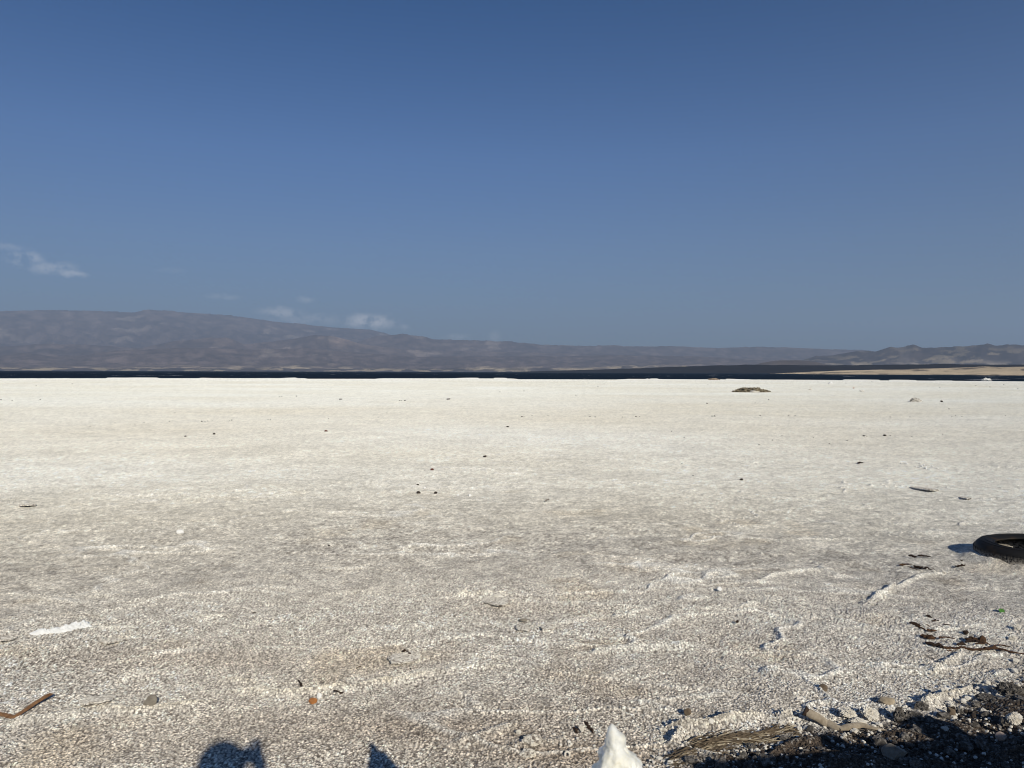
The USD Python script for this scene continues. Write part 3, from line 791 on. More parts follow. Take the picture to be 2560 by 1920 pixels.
SPIKE = mat('fresh_white_salt', {
    "tc": ("texture_coordinate", {}), "n": ("noise_texture", {"scale": 45.0, "detail": 5.0, "roughness": .6}), "n2": ("noise_texture", {"scale": 380.0, "detail": 4.0, "roughness": .7}),
    "r": ("rgb_ramp", {"ramp": [(0, (.80, .70, .50)), (.36, (.88, .81, .64)), (.60, (.94, .91, .82)), (1, (.94, .92, .84))]}),
    "b": ("bump", {"strength": .5, "distance": .002}),
    "p": ("principled_bsdf", {"roughness": .42, "specular_ior_level": .5, "subsurface_weight": .35, "subsurface_scale": .012, "subsurface_radius": (1.0, .9, .75)})},
    [("tc.object", "n.vector"), ("tc.object", "n2.vector"), ("n.fac", "r.fac"), ("r.color", "p.base_color"), ("n2.fac", "b.height"), ("b.normal", "p.normal")], "p.BSDF")
sp = obj('salt_spike', (V2, F2), SPIKE, smooth=50)
tag(sp, 'bright white pointed lump of fresh salt poking up at the bottom edge', 'salt lump')


def box(x0, x1, y0, y1, z0, z1):
    b_ = trimesh.creation.box((x1 - x0, y1 - y0, z1 - z0)); b_.apply_translation(((x0 + x1) / 2, (y0 + y1) / 2, (z0 + z1) / 2)); return b_


def market_table(label, cx_, cy_, rz, L, D, zt, planks):
    t = thing('market_table', label, 'table', (cx_, cy_, 0), rz)
    w = D / planks
    for i in range(planks):
        obj('plank', box(-L / 2, L / 2, -D / 2 + i * w + .004, -D / 2 + (i + 1) * w - .004, zt - .028, zt), TREE_MAT, t)
    for sx in (-1, 1):
        for sy_ in (-1, 1):
            x, y = sx * (L / 2 - .06), sy_ * (D / 2 - .06)
            obj('leg', box(x - .025, x + .025, y - .025, y + .025, -.12, zt - .028), TREE_MAT, t)
        obj('rail', box(sx * (L / 2 - .06) - .018, sx * (L / 2 - .06) + .018, -D / 2 + .09, D / 2 - .09, zt - .10, zt - .03), TREE_MAT, t)
    return t


market_table('plain wooden plank table carrying the white salt spike', .36, 1.15, 0.0, .86, .42, TABLE_Z, 4)
market_table('wooden plank table at the right whose shade falls on the gravel bank', 2.14, 1.40, .19, 1.66, .66, .77, 5)
for (x, y, sz, sd) in [(.57, 1.31, .075, 11), (.64, 1.24, .06, 12)]:
    tag(obj('salt_lump', rock(sd, (sz * 1.5, sz * 1.2, sz), rough=.14), WHITE, smooth=35, loc=(x, y, TABLE_Z)), 'small white salt lump on the plank table %s' % ('near its far edge' if sd == 11 else 'nearest its right end'), 'salt lump')
for (x, y, sz, sd) in [(1.95, 1.62, .10, 13), (2.45, 1.68, .13, 14), (2.75, 1.55, .09, 15)]:
    tag(obj('salt_lump', rock(sd, (sz * 1.6, sz * 1.3, sz), rough=.14), WHITE, smooth=35, loc=(x, y, .77)), 'white salt lump on the right-hand table, %s' % {13: 'at its left end', 14: 'the biggest one', 15: 'at its right end'}[sd], 'salt lump')

# -- the photographer behind the camera, whose shadow falls into the picture
SKIN = rough_mat('skin', (.26, .155, .10), (.32, .20, .135), 8, .6, .05, .001)
SHIRT = rough_mat('shirt_cloth', (.10, .13, .19), (.14, .17, .24), 60, .9, .2, .002)
TROUSER = rough_mat('trouser_cloth', (.05, .048, .045), (.08, .075, .07), 60, .9, .2, .002)
HAIRM = rough_mat('dark_hair', (.012, .009, .007), (.03, .022, .018), 80, .7, .4, .002)
BLACK = rough_mat('black_glass_phone', (.02, .02, .022), (.03, .03, .033), 5, .25, .0, .001)


def bones(J, B, seg=20):
    parts = []
    for a, b_ in B:
        hull = [m3.Manifold.sphere(J[i][1], seg).translate(tuple(map(float, J[i][0]))) for i in (a, b_)]
        parts.append(m3.Manifold.batch_hull(hull))
    return m3.Manifold.batch_boolean(parts, m3.OpType.Add)


def soften(mf, L, it=12):
    t = tm(mf.refine_to_length(L)); t.merge_vertices()
    trimesh.smoothing.filter_taubin(t, iterations=it)
    return t


J = {'head': ((.02, -.375, 1.675), .088), 'face': ((.02, -.345, 1.615), .068), 'crown': ((.02, -.40, 1.69), .086), 'chin': ((.02, -.315, 1.575), .035), 'neck': ((.02, -.405, 1.52), .055), 'nose': ((.02, -.272, 1.635), .013), 'brow': ((.02, -.305, 1.668), .045),
     'earl': ((-.068, -.385, 1.645), .018), 'earr': ((.108, -.385, 1.645), .018),
     'chest': ((.02, -.42, 1.36), .135), 'sl': ((-.155, -.42, 1.43), .062), 'sr': ((.195, -.42, 1.43), .062), 'waist': ((.02, -.425, 1.10), .125), 'pelvis': ((.02, -.43, .95), .135),
     'el': ((-.215, -.25, 1.22), .042), 'er': ((.27, -.25, 1.22), .042), 'wl': ((-.075, -.075, 1.50), .028), 'wr': ((.128, -.075, 1.51), .028),
     'pl': ((-.045, -.045, 1.565), .026), 'pr': ((.103, -.045, 1.582), .026),
     'hl': ((-.07, -.43, .90), .095), 'hr': ((.11, -.43, .90), .095), 'kl': ((-.09, -.41, .49), .06), 'kr': ((.13, -.41, .49), .06),
     'al': ((-.095, -.44, .09), .042), 'ar': ((.135, -.44, .09), .042), 'tl': ((-.12, -.26, .03), .034), 'tr': ((.16, -.26, .03), .034)}
B = [('head', 'crown'), ('head', 'face'), ('face', 'chin'), ('brow', 'nose'), ('brow', 'face'), ('head', 'earl'), ('head', 'earr'), ('crown', 'neck'), ('face', 'neck'), ('neck', 'chest'), ('chest', 'sl'), ('chest', 'sr'), ('sl', 'sr'), ('chest', 'waist'), ('waist', 'pelvis'),
     ('sl', 'el'), ('el', 'wl'), ('sr', 'er'), ('er', 'wr'), ('wl', 'pl'), ('wr', 'pr'), ('pelvis', 'hl'), ('pelvis', 'hr'), ('hl', 'kl'), ('kl', 'al'), ('hr', 'kr'), ('kr', 'ar'), ('al', 'tl'), ('ar', 'tr')]
for i in range(4):   # fingers behind the phone on both hands, index of the right hand on its upper edge
    zf = 1.600 - i * .018
    J[f'lf{i}'] = ((-.050 + .004 * i, -.018, zf + .004), .0095); J[f'lg{i}'] = ((-.026 + .002 * i, -.014, zf), .0085)
    B += [('pl', f'lf{i}'), (f'lf{i}', f'lg{i}')]
    zf = 1.640 - i * .020
    J[f'rf{i}'] = ((.100 - .002 * i, -.018, zf + .016 * (i == 0)), .0098); J[f'rg{i}'] = ((.073 + .004 * i, -.014, zf + .012 * (i == 0)), .0088)
    B += [('pr', f'rf{i}'), (f'rf{i}', f'rg{i}')]
J['rh0'] = ((.050, -.012, 1.622), .0085); B.append(('rg0', 'rh0'))
for s, h in ((-1, 'l'), (1, 'r')):
    x = -.03 if s < 0 else .118
    J[f'{h}t0'] = ((x - s * -.012, -.05, 1.560 + .02 * (s > 0)), .011); J[f'{h}t1'] = ((x - s * .012, -.026, 1.575 + .02 * (s > 0)), .009)
    B += [(f'p{h}', f'{h}t0'), (f'{h}t0', f'{h}t1')]
for k_ in J:
    (x_, y_, z_), r_ = J[k_]
    if k_[:2] in ('he', 'fa', 'cr', 'ch', 'ne', 'no', 'br', 'ea') and k_ != 'chest':
        J[k_] = ((x_ + .058, y_, z_ + .042), r_)
    elif y_ < -.2:
        J[k_] = ((x_ + .045, y_, z_ + (.02 if z_ > 1.2 else 0)), r_)
pers = thing('person', 'person holding up a phone in both hands, casting the round-headed shadow', 'person')
obj('body', soften(bones(J, B), .016, 8), SKIN, pers, smooth=True)


def grown(names, pairs, g):
    JJ = {n: (J[n][0], J[n][1] + g) for n in names}
    return soften(bones(JJ, pairs), .03, 8)


obj('shirt', grown(['chest', 'sl', 'sr', 'waist', 'pelvis', 'el', 'er'], [('chest', 'sl'), ('chest', 'sr'), ('sl', 'sr'), ('chest', 'waist'), ('waist', 'pelvis'), ('sl', 'el'), ('sr', 'er')], .014), SHIRT, pers, smooth=True)
obj('trousers', grown(['pelvis', 'hl', 'hr', 'kl', 'kr', 'al', 'ar'], [('pelvis', 'hl'), ('pelvis', 'hr'), ('hl', 'kl'), ('hr', 'kr'), ('kl', 'al'), ('kr', 'ar')], .012), TROUSER, pers, smooth=True)
JH = {'a': ((.078, -.395, 1.745), .096), 'b': ((.078, -.425, 1.70), .094)}
obj('hair', soften(bones(JH, [('a', 'b')]), .02, 4), HAIRM, pers, smooth=True)
ph_ = thing('phone', 'black phone held up flat in the hands of the person', 'phone')
obj('phone_case', tm(m3.Manifold.batch_hull([m3.Manifold.sphere(.0038, 12).translate((x, -.0075, z)) for x in (-.018, .108) for z in (1.553, 1.617)])), BLACK, ph_, smooth=40)

# -- the half buried tyre
RUBBER = mat('dusty_black_rubber', {
    "tc": ("texture_coordinate", {}), "n": ("noise_texture", {"scale": 7.0, "detail": 6.0, "roughness": .65}), "sx": ("separate_xyz", {}),
    "r": ("rgb_ramp", {"ramp": [(0, (.006, .006, .006)), (.55, (.009, .008, .008)), (.70, (.030, .018, .010)), (.85, (.055, .035, .020)), (1, (.06, .04, .025))]}),
    "n2": ("noise_texture", {"scale": 70.0, "detail": 5.0, "roughness": .7}),
    "sr": ("rgb_ramp", {"ramp": [(0, (0, 0, 0)), (.42, (0, 0, 0)), (.56, (1, 1, 1)), (1, (1, 1, 1))]}),
    "low": ("map_range", {"from_min": .10, "from_max": .02, "to_min": .0, "to_max": .95, "clamp": True}),
    "m": ("math", {"math_type": "multiply"}),
    "mx": ("mix", {"mix_type": "mix", "color2": (.50, .45, .38)}),
    "b": ("bump", {"strength": .4, "distance": .004}),
    "p": ("principled_bsdf", {"roughness": .7, "specular_ior_level": .3})},
    [("tc.object", "n.vector"), ("tc.object", "n2.vector"), ("tc.object", "sx.vector"), ("sx.z", "low.value"), ("n2.fac", "sr.fac"), ("sr.color", "m.value1"), ("low.result", "m.value2"),
     ("n.fac", "r.fac"), ("r.color", "mx.color1"), ("m.value", "mx.fac"), ("mx.color", "p.base_color"), ("n2.fac", "b.height"), ("b.normal", "p.normal")], "p.BSDF")
ty = thing('tyre', 'worn black tyre lying flat half sunk in the salt at the right edge', 'tyre', (TYRE_AT[0], TYRE_AT[1], ground_z(TYRE_AT[0], TYRE_AT[1]) * 0 + .0), .3)
prof = np.array([(.245, .172), (.258, .190), (.285, .203), (.325, .205), (.358, .195), (.380, .172), (.392, .140), (.396, .07), (.396, -.02), (.388, -.06),
                 (.372, -.06), (.380, .0), (.380, .10), (.364, .155), (.34, .180), (.29, .186), (.262, .176), (.251, .166), (.245, .172)])
NS = 120
pa = np.linspace(0, 2 * np.pi, NS, endpoint=False)
rg = prof[:, 0][:, None] * (1 + .006 * np.sin(2 * pa + 1) + .004 * np.sin(5 * pa))[None]
tv = np.stack([rg * np.cos(pa), rg * np.sin(pa), prof[:, 1][:, None] * .80 + .010 * np.sin(pa + 2.1)[None] + .004 * np.sin(3 * pa)[None]], -1)
tf = grid_faces(len(prof), NS, wrap=True)
carc = trimesh.Trimesh(tv.reshape(-1, 3), tf, process=False)
carc.invert() if carc.volume < 0 else None
obj('carcass', carc, RUBBER, ty, smooth=50)
bead = [np.array([r0 * math.cos(a), r0 * math.sin(a), z0 + .010 * math.sin(a + 2.1) + .004 * math.sin(3 * a)]) for a in np.append(pa, 0) for r0, z0 in ((.247, .141),)]
obj('bead', sweep(bead, .009, 8, caps=False), RUBBER, ty, smooth=True)
for rr0, zz0 in ((.306, .1645), (.346, .161)):
    obj('sidewall_ring', sweep([np.array([rr0 * math.cos(a), rr0 * math.sin(a), zz0 + .010 * math.sin(a + 2.1) + .004 * math.sin(3 * a)]) for a in np.append(pa, 0)], .0035, 6, caps=False), RUBBER, ty, smooth=True)
lugs = []
for i in range(52):
    a = 2 * math.pi * i / 52
    b_ = trimesh.creation.box((.010, .030, .026)); b_.apply_translation((.3925, 0, .098 + .010 * math.sin(a + 2.1)))
    b_.apply_transform(trimesh.transformations.rotation_matrix(a, [0, 0, 1])); lugs.append(b_)
    b_ = trimesh.creation.box((.008, .036, .04)); b_.apply_translation((.3945, 0, .055 + .010 * math.sin(a + 2.1)))
    b_.apply_transform(trimesh.transformations.rotation_matrix(a + .05, [0, 0, 1])); lugs.append(b_)
tag(obj('tread_blocks', trimesh.util.concatenate(lugs), RUBBER, ty), kind='stuff')

# -- larger things on the near flat
def crumpled(name, label, cat, path_px, width, hgt, mt, seed, n=60, m=14):
    g = np.array([at(x, y)[0] for x, y in path_px])
    c = smooth_path(g, n)
    t = np.linspace(0, 1, n); u = np.linspace(-1, 1, m)
    env = np.clip(np.minimum(t, 1 - t) * 7, .15, 1) * (.65 + .7 * fbm(np.c_[t * 7, t * 0, t * 0 + seed], 3, seed))
    tan_ = np.gradient(c, axis=0); tan_ /= np.linalg.norm(tan_, axis=1, keepdims=True); side = np.cross(tan_, [0, 0, 1.0])
    T_, U = np.meshgrid(t, u, indexing='ij')
    base_ = c[:, None] + side[:, None] * (U * (width * env)[:, None])[..., None]
    fold = .35 + 1.1 * np.abs(fbm(np.stack([T_ * 16, U * 2.2, T_ * 0 + seed], -1), 4, seed + 1) - .5) * 2 + .4 * fbm(np.stack([T_ * 40, U * 5, T_ * 0], -1), 3, seed + 2)
    z_ = hgt * np.clip(1 - U ** 2, 0, 1) ** .5 * fold * env[:, None]
    top_ = base_ + np.stack([0 * z_, 0 * z_, z_ + .002], -1)
    bot = base_ - np.array([0, 0, .012])
    v = np.vstack([top_.reshape(-1, 3), bot.reshape(-1, 3)])
    f = grid_faces(n, m); N = n * m
    rim = np.r_[np.arange(m), np.arange(1, n) * m + m - 1, (n - 1) * m + np.arange(m - 2, -1, -1), np.arange(n - 2, 0, -1) * m]
    r2 = np.roll(rim, -1)
    f = np.vstack([f, f[:, ::-1] + N, np.stack([rim, rim + N, r2 + N], 1), np.stack([rim, r2 + N, r2], 1)])
    me = trimesh.Trimesh(v, f, process=False)
    if me.volume < 0:
        me.invert()
    return tag(obj(name, me, mt, smooth=40), label, cat)


CLOTH = rough_mat('white_scrap', (.72, .71, .69), (.84, .835, .82), 30, .7, .4, .002)
crumpled('crumpled_scrap', 'long crumpled bright white scrap lying on the crust near the left edge', 'scrap', [(68, 1587), (115, 1583), (160, 1578), (205, 1568), (234, 1568)], .040, .030, CLOTH, 3)

strip = smooth_path([at(x, y)[0] + [0, 0, dz] for x, y, dz in [(-40, 1786, .012), (2, 1791, .012), (36, 1799, .012), (60, 1788, .02), (95, 1769, .03), (127, 1754, .036)]], 26)
tag(obj('bark_strip', sweep(strip, .0125, 8, flat=.5, jitter=.0008), BARK, smooth=40), 'bent brown strip of bark at the lower left edge', 'bark')

p, s = at(371, 1777)
cb = thing('capped_stone', 'grey-brown peaked stone sitting on a flat crust plate, lower left', 'stone', (p[0], p[1] + .02, p[2]))
obj('peak', rock(21, (34 * s, 34 * s, 34 * s)), STONE_GREY, cb, smooth=35)
obj('plate', rock(22, (56 * s, 54 * s, 9 * s), planes=4), CRUST, cb, smooth=35)


def flap(name, label, px, py, w, d, lift, seed, rz=0.0, mt=None, thick=.012):
    """A plate of crust lifted along one side, with a dark gap below."""
    p_, s_ = at(px, py)
    n = 34
    t = np.linspace(0, 2 * np.pi, n, endpoint=False)
    r_ = .5 * (.55 + .5 * noise(np.c_[np.cos(t) * 1.7, np.sin(t) * 1.7, t * 0 + seed * 7.7], seed) + .4 * noise(np.c_[np.cos(t) * 4.7, np.sin(t) * 4.7, t * 0 + seed * 3.7], seed))
    o_ = np.c_[np.cos(t) * r_ * w * s_, np.sin(t) * r_ * d * s_]
    rings = []
    lift, thick = lift * .6, thick * .6
    for k_, zoff in ((1.0, -thick), (1.0, 0), (.7, .004), (.35, .006)):
        q_ = o_ * k_
        zq = zoff + lift * (.5 - q_[:, 1] / max(1e-6, d * s_)) + .010 * (noise(np.c_[q_ * 90, q_[:, 0] * 0 + seed], seed) - .5)
        rings.append(np.c_[q_, zq])
    v = np.vstack(rings + [[[0, 0, .007 + lift * .5]], [[0, 0, -thick + lift * .5]]])
    f = [grid_faces(4, n, wrap=True)]
    a_ = np.arange(n); b2_ = (a_ + 1) % n
    f += [np.stack([3 * n + a_, 3 * n + b2_, np.full(n, 4 * n)], 1), np.stack([b2_, a_, np.full(n, 4 * n + 1)], 1)]
    me = trimesh.Trimesh(v, np.vstack(f), process=False)
    if me.volume < 0:
        me.invert()
    return tag(obj(name, me, mt or CRUST, smooth=30, loc=(p_[0], p_[1], p_[2] + .004), rz=rz), label, 'crust plate')


flap('crust_plate', 'wide lifted crust plate left of the grey-brown peaked stone', 243, 1756, 76, 90, .05, 31, .5)
flap('crust_plate', 'lifted crust plate with a black gap, near the middle of the foreground', 1013, 1648, 72, 110, .04, 32, -.3)
flap('crust_plate', 'small tan crust plate, left one of two side by side above the salt spike', 1306, 1573, 36, 70, .035, 33, .1)
flap('crust_plate', 'small tan crust plate, right one of two side by side above the salt spike', 1371, 1570, 34, 70, .03, 34, -.2)
flap('crust_plate', 'dark-fronted crust plate far right beyond the tyre', 2307, 1224, 40, 90, .05, 35, .1, thick=.02)
flap('crust_plate', 'little crust plate with a dark tail beyond the tyre', 2411, 1247, 22, 60, .04, 36, -.1, thick=.02)
flap('crust_plate', 'long thin cracked crust plate at the left edge beyond the white scrap', 70, 1266, 34, 40, .05, 37, .2, thick=.02)
flap('crust_plate', 'tan cracked crust plate in the cream ridge at mid foreground', 1240, 1506, 60, 110, .05, 38, .2)
flap('crust_plate', 'tan crust plate with a dark crack at the left edge', 18, 1600, 40, 60, .035, 39, .0)
flap('crust_plate', 'cream crust plate with a dark notch left of the middle foreground', 283, 1606, 46, 50, .03, 40, .2)

stone('orange_shard', 'small bright orange shard on the cream ridge', 'shard', 781, 1765, 21, 14, rough_mat('orange_shard', (.30, .12, .035), (.46, .20, .07), 40, .5, .2, .002), 41, planes=6)
stone('pebble', 'pale round pebble just above the orange shard', 'pebble', 797, 1751, 13, 13, WHITE, 42)
stone('pebble', 'bright white pebble with a dark shadow right of centre', 'pebble', 1799, 1481, 13, 11, WHITE, 43)
stone('pebble', 'tiny black pebble on a cream patch right of centre', 'pebble', 1843, 1560, 9, 6, CHAR, 44)
stone('pebble', 'dark brown pebble up and right of the salt spike', 'pebble', 1720, 1796, 20, 20, STONE_BROWN, 45)
stone('pebble', 'rounded brown pebble on clean salt above the bark-like stem', 'pebble', 2060, 1733, 22, 17, STONE_BROWN, 46)
stone('stone', 'flat tan-brown stone lying behind the row of lumps on the bank edge', 'stone', 2224, 1768, 46, 17, STONE_TAN, 47, planes=7)
stone('salt_lump', 'biggest knobbly white salt lump on the bank edge', 'salt lump', 2180, 1808, 50, 34, LUMP, 48, planes=5, rough=.16)
stone('salt_lump', 'knobbly cream salt lump left of the biggest white lump on the bank', 'salt lump', 2124, 1803, 44, 26, LUMP, 49, planes=5, rough=.18)
stone('salt_lump', 'low cream salt lump below the two knobbly white lumps', 'salt lump', 2150, 1818, 52, 13, LUMP, 149, planes=5, rough=.18)
stone('soil_lump', 'upright blackish lump right of the biggest white salt lump', 'lump', 2254, 1810, 34, 36, DIRTY, 50, planes=5, rough=.18)
stone('soil_lump', 'broad grey-black lump behind the gravel, second right of the white lump', 'lump', 2290, 1812, 52, 24, DIRTY, 150, planes=5, rough=.18)
stone('soil_lump', 'dark brown crumbly lump in front of the cream ridge on the bank', 'lump', 2308, 1786, 36, 24, DIRTY, 51, planes=5, rough=.2)
stone('stone', 'small brown stone standing on the dark gravel at right', 'stone', 2382, 1796, 23, 20, STONE_BROWN, 52)
stone('salt_lump', 'pale knobbly salt lump on the gravel at the right edge', 'salt lump', 2541, 1818, 40, 28, LUMP, 53, planes=5, rough=.18)
stone('stone', 'smooth pinkish stone at the edge of the shade, lower right', 'stone', 2507, 1858, 27, 19, rough_mat('pink_stone', (.34, .25, .20), (.52, .42, .35), 14, .8, .2, .002), 54, planes=3, rough=.06)
stone('stone', 'angular grey stone lying in the dark shade at bottom right', 'stone', 2244, 1908, 62, 32, STONE_GREY, 55, planes=8)
stone('stone', 'small pale stone at the shade line on the gravel', 'stone', 2366, 1837, 24, 14, LUMP, 56)
stone('soil_lump', 'large black clod at the right edge above the gravel', 'lump', 2536, 1748, 62, 34, DIRTY, 57, planes=5, rough=.2)
stone('soil_lump', 'low dark clod left of the large black clod', 'lump', 2478, 1760, 54, 12, DIRTY, 58, planes=5, rough=.2)
stone('pebble', 'white pebble at the right edge, upper one of two beside the rusty roots', 'pebble', 2546, 1577, 19, 12, LUMP, 59)
stone('pebble', 'white pebble at the right edge, lower one of two beside the rusty roots', 'pebble', 2534, 1605, 20, 12, LUMP, 60)
stone('root_knot', 'brown knob among the rusty roots on the right', 'knot', 2459, 1612, 16, 19, ROOT, 61)
stone('pebble', 'cream pebble among dirty crumbs left of the salt spike', 'pebble', 1296, 1842, 15, 11, LUMP, 62)
stone('pebble', 'pale pebble beside a black gap above left of the salt spike', 'pebble', 1453, 1834, 16, 14, LUMP, 63)
stone('salt_lump', 'tan humped crust lump left of the salt spike', 'salt lump', 1330, 1870, 52, 22, CRUST, 64, planes=4, rough=.16)
stone('salt_lump', 'low tan crust lump at the bottom edge left of the salt spike', 'salt lump', 1320, 1902, 46, 16, CRUST, 65, planes=4, rough=.16)
stone('pebble', 'tiny dark pebble above the left crust plate of the pair', 'pebble', 1308, 1557, 22, 3, STONE_GREY, 66)
stone('salt_lump', 'smooth bright white lump alone on the flat at left', 'salt lump', 449, 1336, 19, 11, WHITE, 67, planes=4)
stone('salt_lump', 'bright lump on the cream ridge right of the middle', 'salt lump', 1245, 1499, 30, 9, LUMP, 68, planes=5, rough=.16)

p, s = at(1418, 1893)
a_ = np.linspace(0, 2 * np.pi, 25)
tag(obj('shell_ring', sweep(np.c_[np.cos(a_) * .010, np.zeros(25), .011 + np.sin(a_) * .012], .0042, 8, caps=False), LUMP, smooth=True, loc=p), 'tiny pale ring of shell at the left of the salt spike', 'shell')

# green scrap of leaf
GREEN = rough_mat('green_scrap', (.06, .17, .03), (.11, .28, .05), 60, .5, .2, .001)
p, s = at(2504, 1535)
u, v_ = np.meshgrid(np.linspace(-1, 1, 9), np.linspace(-1, 1, 7), indexing='ij')
lw = np.sqrt(np.clip(1 - u ** 2, .02, 1))
lv = np.stack([u * .019, v_ * lw * .012, .010 + .012 * v_ * lw + .006 * u ** 2 + .010], -1)
lt = np.vstack([lv.reshape(-1, 3), lv.reshape(-1, 3) - [0, 0, .002]])
gf = grid_faces(9, 7)
tag(obj('leaf', (lt, np.vstack([gf, gf[:, ::-1] + 63])), GREEN, smooth=40, loc=p), 'small bright green scrap of leaf on the salt at right', 'leaf')

# charred twigs and rusty roots
def twig(parent, pts_px, r, mt, seed, lift=.016, flat=.6):
    r = r * 1.02
    g = np.array([at(x, y)[0] for x, y in pts_px])
    c = smooth_path(g, max(6, 4 * len(g)))
    rng_ = np.random.default_rng(seed)
    c = c + np.c_[rng_.normal(size=(len(c), 2)) * r * .45, np.abs(rng_.normal(size=len(c))) * r * .4 + lift]
    rad_ = r * np.interp(np.linspace(0, 1, len(c)), [0, .15, .7, 1], [.45, 1, .85, .3]) * rng_.uniform(.75, 1.25, len(c))
    return obj('twig', sweep(c, rad_, 6, flat=flat, jitter=r * .12, seed=seed), mt, parent, smooth=45)


t1 = thing('charred_twigs', 'short black charred twigs in front of the tyre, upper pair', 'twigs')
twig(t1, [(2272, 1394), (2283, 1396), (2292, 1399)], .013, CHAR, 71); twig(t1, [(2296, 1394), (2310, 1395), (2326, 1397)], .013, CHAR, 72)
t2 = thing('charred_twigs', 'longer black charred twig below the upper pair in front of the tyre', 'twigs')
twig(t2, [(2250, 1419), (2268, 1416), (2282, 1418)], .010, ROOT, 73); twig(t2, [(2284, 1420), (2300, 1425), (2320, 1428), (2336, 1430)], .013, CHAR, 74); twig(t2, [(2270, 1422), (2300, 1432)], .006, ROOT, 75)
t3 = thing('charred_twigs', 'black charred bits nearest the foot of the tyre', 'twigs')
twig(t3, [(2390, 1421), (2402, 1419), (2412, 1418)], .011, CHAR, 76); twig(t3, [(2400, 1405), (2407, 1408)], .008, CHAR, 77)
t4 = thing('rusty_roots', 'tangle of rusty brown roots half buried in salt at right', 'roots')
for i, (pp, r, mt) in enumerate([
        ([(2278, 1566), (2290, 1568), (2298, 1571)], .013, CHAR), ([(2290, 1571), (2305, 1578), (2320, 1584)], .007, ROOT), ([(2318, 1585), (2330, 1583), (2342, 1583)], .010, ROOT),
        ([(2304, 1595), (2316, 1600), (2330, 1604), (2336, 1602)], .013, ROOT), ([(2322, 1597), (2336, 1601)], .012, CHAR), ([(2346, 1603), (2366, 1600), (2388, 1604)], .007, ROOT),
        ([(2318, 1614), (2332, 1620), (2350, 1626), (2372, 1629)], .014, CHAR), ([(2350, 1626), (2376, 1629), (2404, 1628), (2420, 1630)], .013, ROOT), ([(2405, 1626), (2425, 1632), (2450, 1632), (2475, 1628), (2500, 1630), (2530, 1638), (2556, 1642)], .011, ROOT),
        ([(2395, 1621), (2405, 1617), (2412, 1620)], .012, CHAR), ([(2412, 1605), (2430, 1606), (2450, 1606)], .015, ROOT), ([(2414, 1612), (2430, 1610), (2448, 1612)], .012, CHAR), ([(2440, 1616), (2470, 1616), (2480, 1622)], .007, ROOT),
        ([(2480, 1624), (2505, 1621), (2526, 1624)], .007, ROOT), ([(2360, 1636), (2390, 1634)], .006, ROOT), ([(2310, 1568), (2324, 1572)], .007, ROOT), ([(2330, 1558), (2342, 1560)], .005, ROOT), ([(2358, 1566), (2376, 1568)], .004, ROOT)]):
    twig(t4, pp, r, mt, 80 + i)
t5 = thing('charred_twigs', 'two small black bits just above the rusty roots', 'twigs')
twig(t5, [(2315, 1547), (2324, 1549), (2332, 1551)], .010, CHAR, 101); twig(t5, [(2336, 1556), (2347, 1558)], .006, CHAR, 102)
stone('charcoal', 'black lump of charcoal above the knob of the rusty roots', 'charcoal', 2417, 1589, 14, 9, CHAR, 103)
stone('charcoal', 'small black bit alone on clean salt below the rusty roots', 'charcoal', 2272, 1671, 15, 5, CHAR, 104)
t6 = thing('charred_twigs', 'thin curved black twig standing on the cream ridge left of centre', 'twigs')
twig(t6, [(745, 1708), (752, 1716), (760, 1725)], .006, CHAR, 105, lift=.012)
t7 = thing('grey_twig', 'small grey bent twig alone on the flat right of the white lumps', 'twigs')
twig(t7, [(1362, 1256), (1370, 1253), (1376, 1252)], .010, STONE_GREY, 106)
t8 = thing('charred_twigs', 'dark twig lying alone on the flat beyond the tyre at left of it', 'twigs')
twig(t8, [(2146, 1161), (2153, 1159), (2160, 1160)], .018, CHAR, 107)
for i, (pp, lab) in enumerate([([(790, 1722), (815, 1726)], 'black crack-like twig in the cream ridge right of the orange shard'), ([(632, 1536), (641, 1535)], 'short black twig lying left of the middle ridge'),
                               ([(835, 1730), (860, 1736), (875, 1735)], 'thin dark twig along the front of the cream ridge'), ([(890, 1676), (902, 1670)], 'short brown twig above the cream ridge'),
                               ([(1024, 1668), (1027, 1680)], 'tiny dark upright twig below the lifted plate with the black gap'), ([(1455, 1805), (1475, 1822), (1484, 1838)], 'black bark sliver above left of the salt spike'), ([(1001, 1638), (1012, 1634), (1022, 1640), (1031, 1647)], 'thick black strip standing in for the shaded gap under the lifted plate near the middle of the foreground'),  # last strip is black in place of the shade under the lifted plate
                               ([(1438, 1826), (1444, 1838)], 'short black sliver left of the pale pebble by the salt spike')]):
    tt = thing('twig_or_gap_shade', lab, 'twig')
    twig(tt, pp, (.006 if i < 5 else .009) * (1.7 if len(pp) == 4 else 1), CHAR if i != 3 else ROOT, 110 + i, lift=.006)

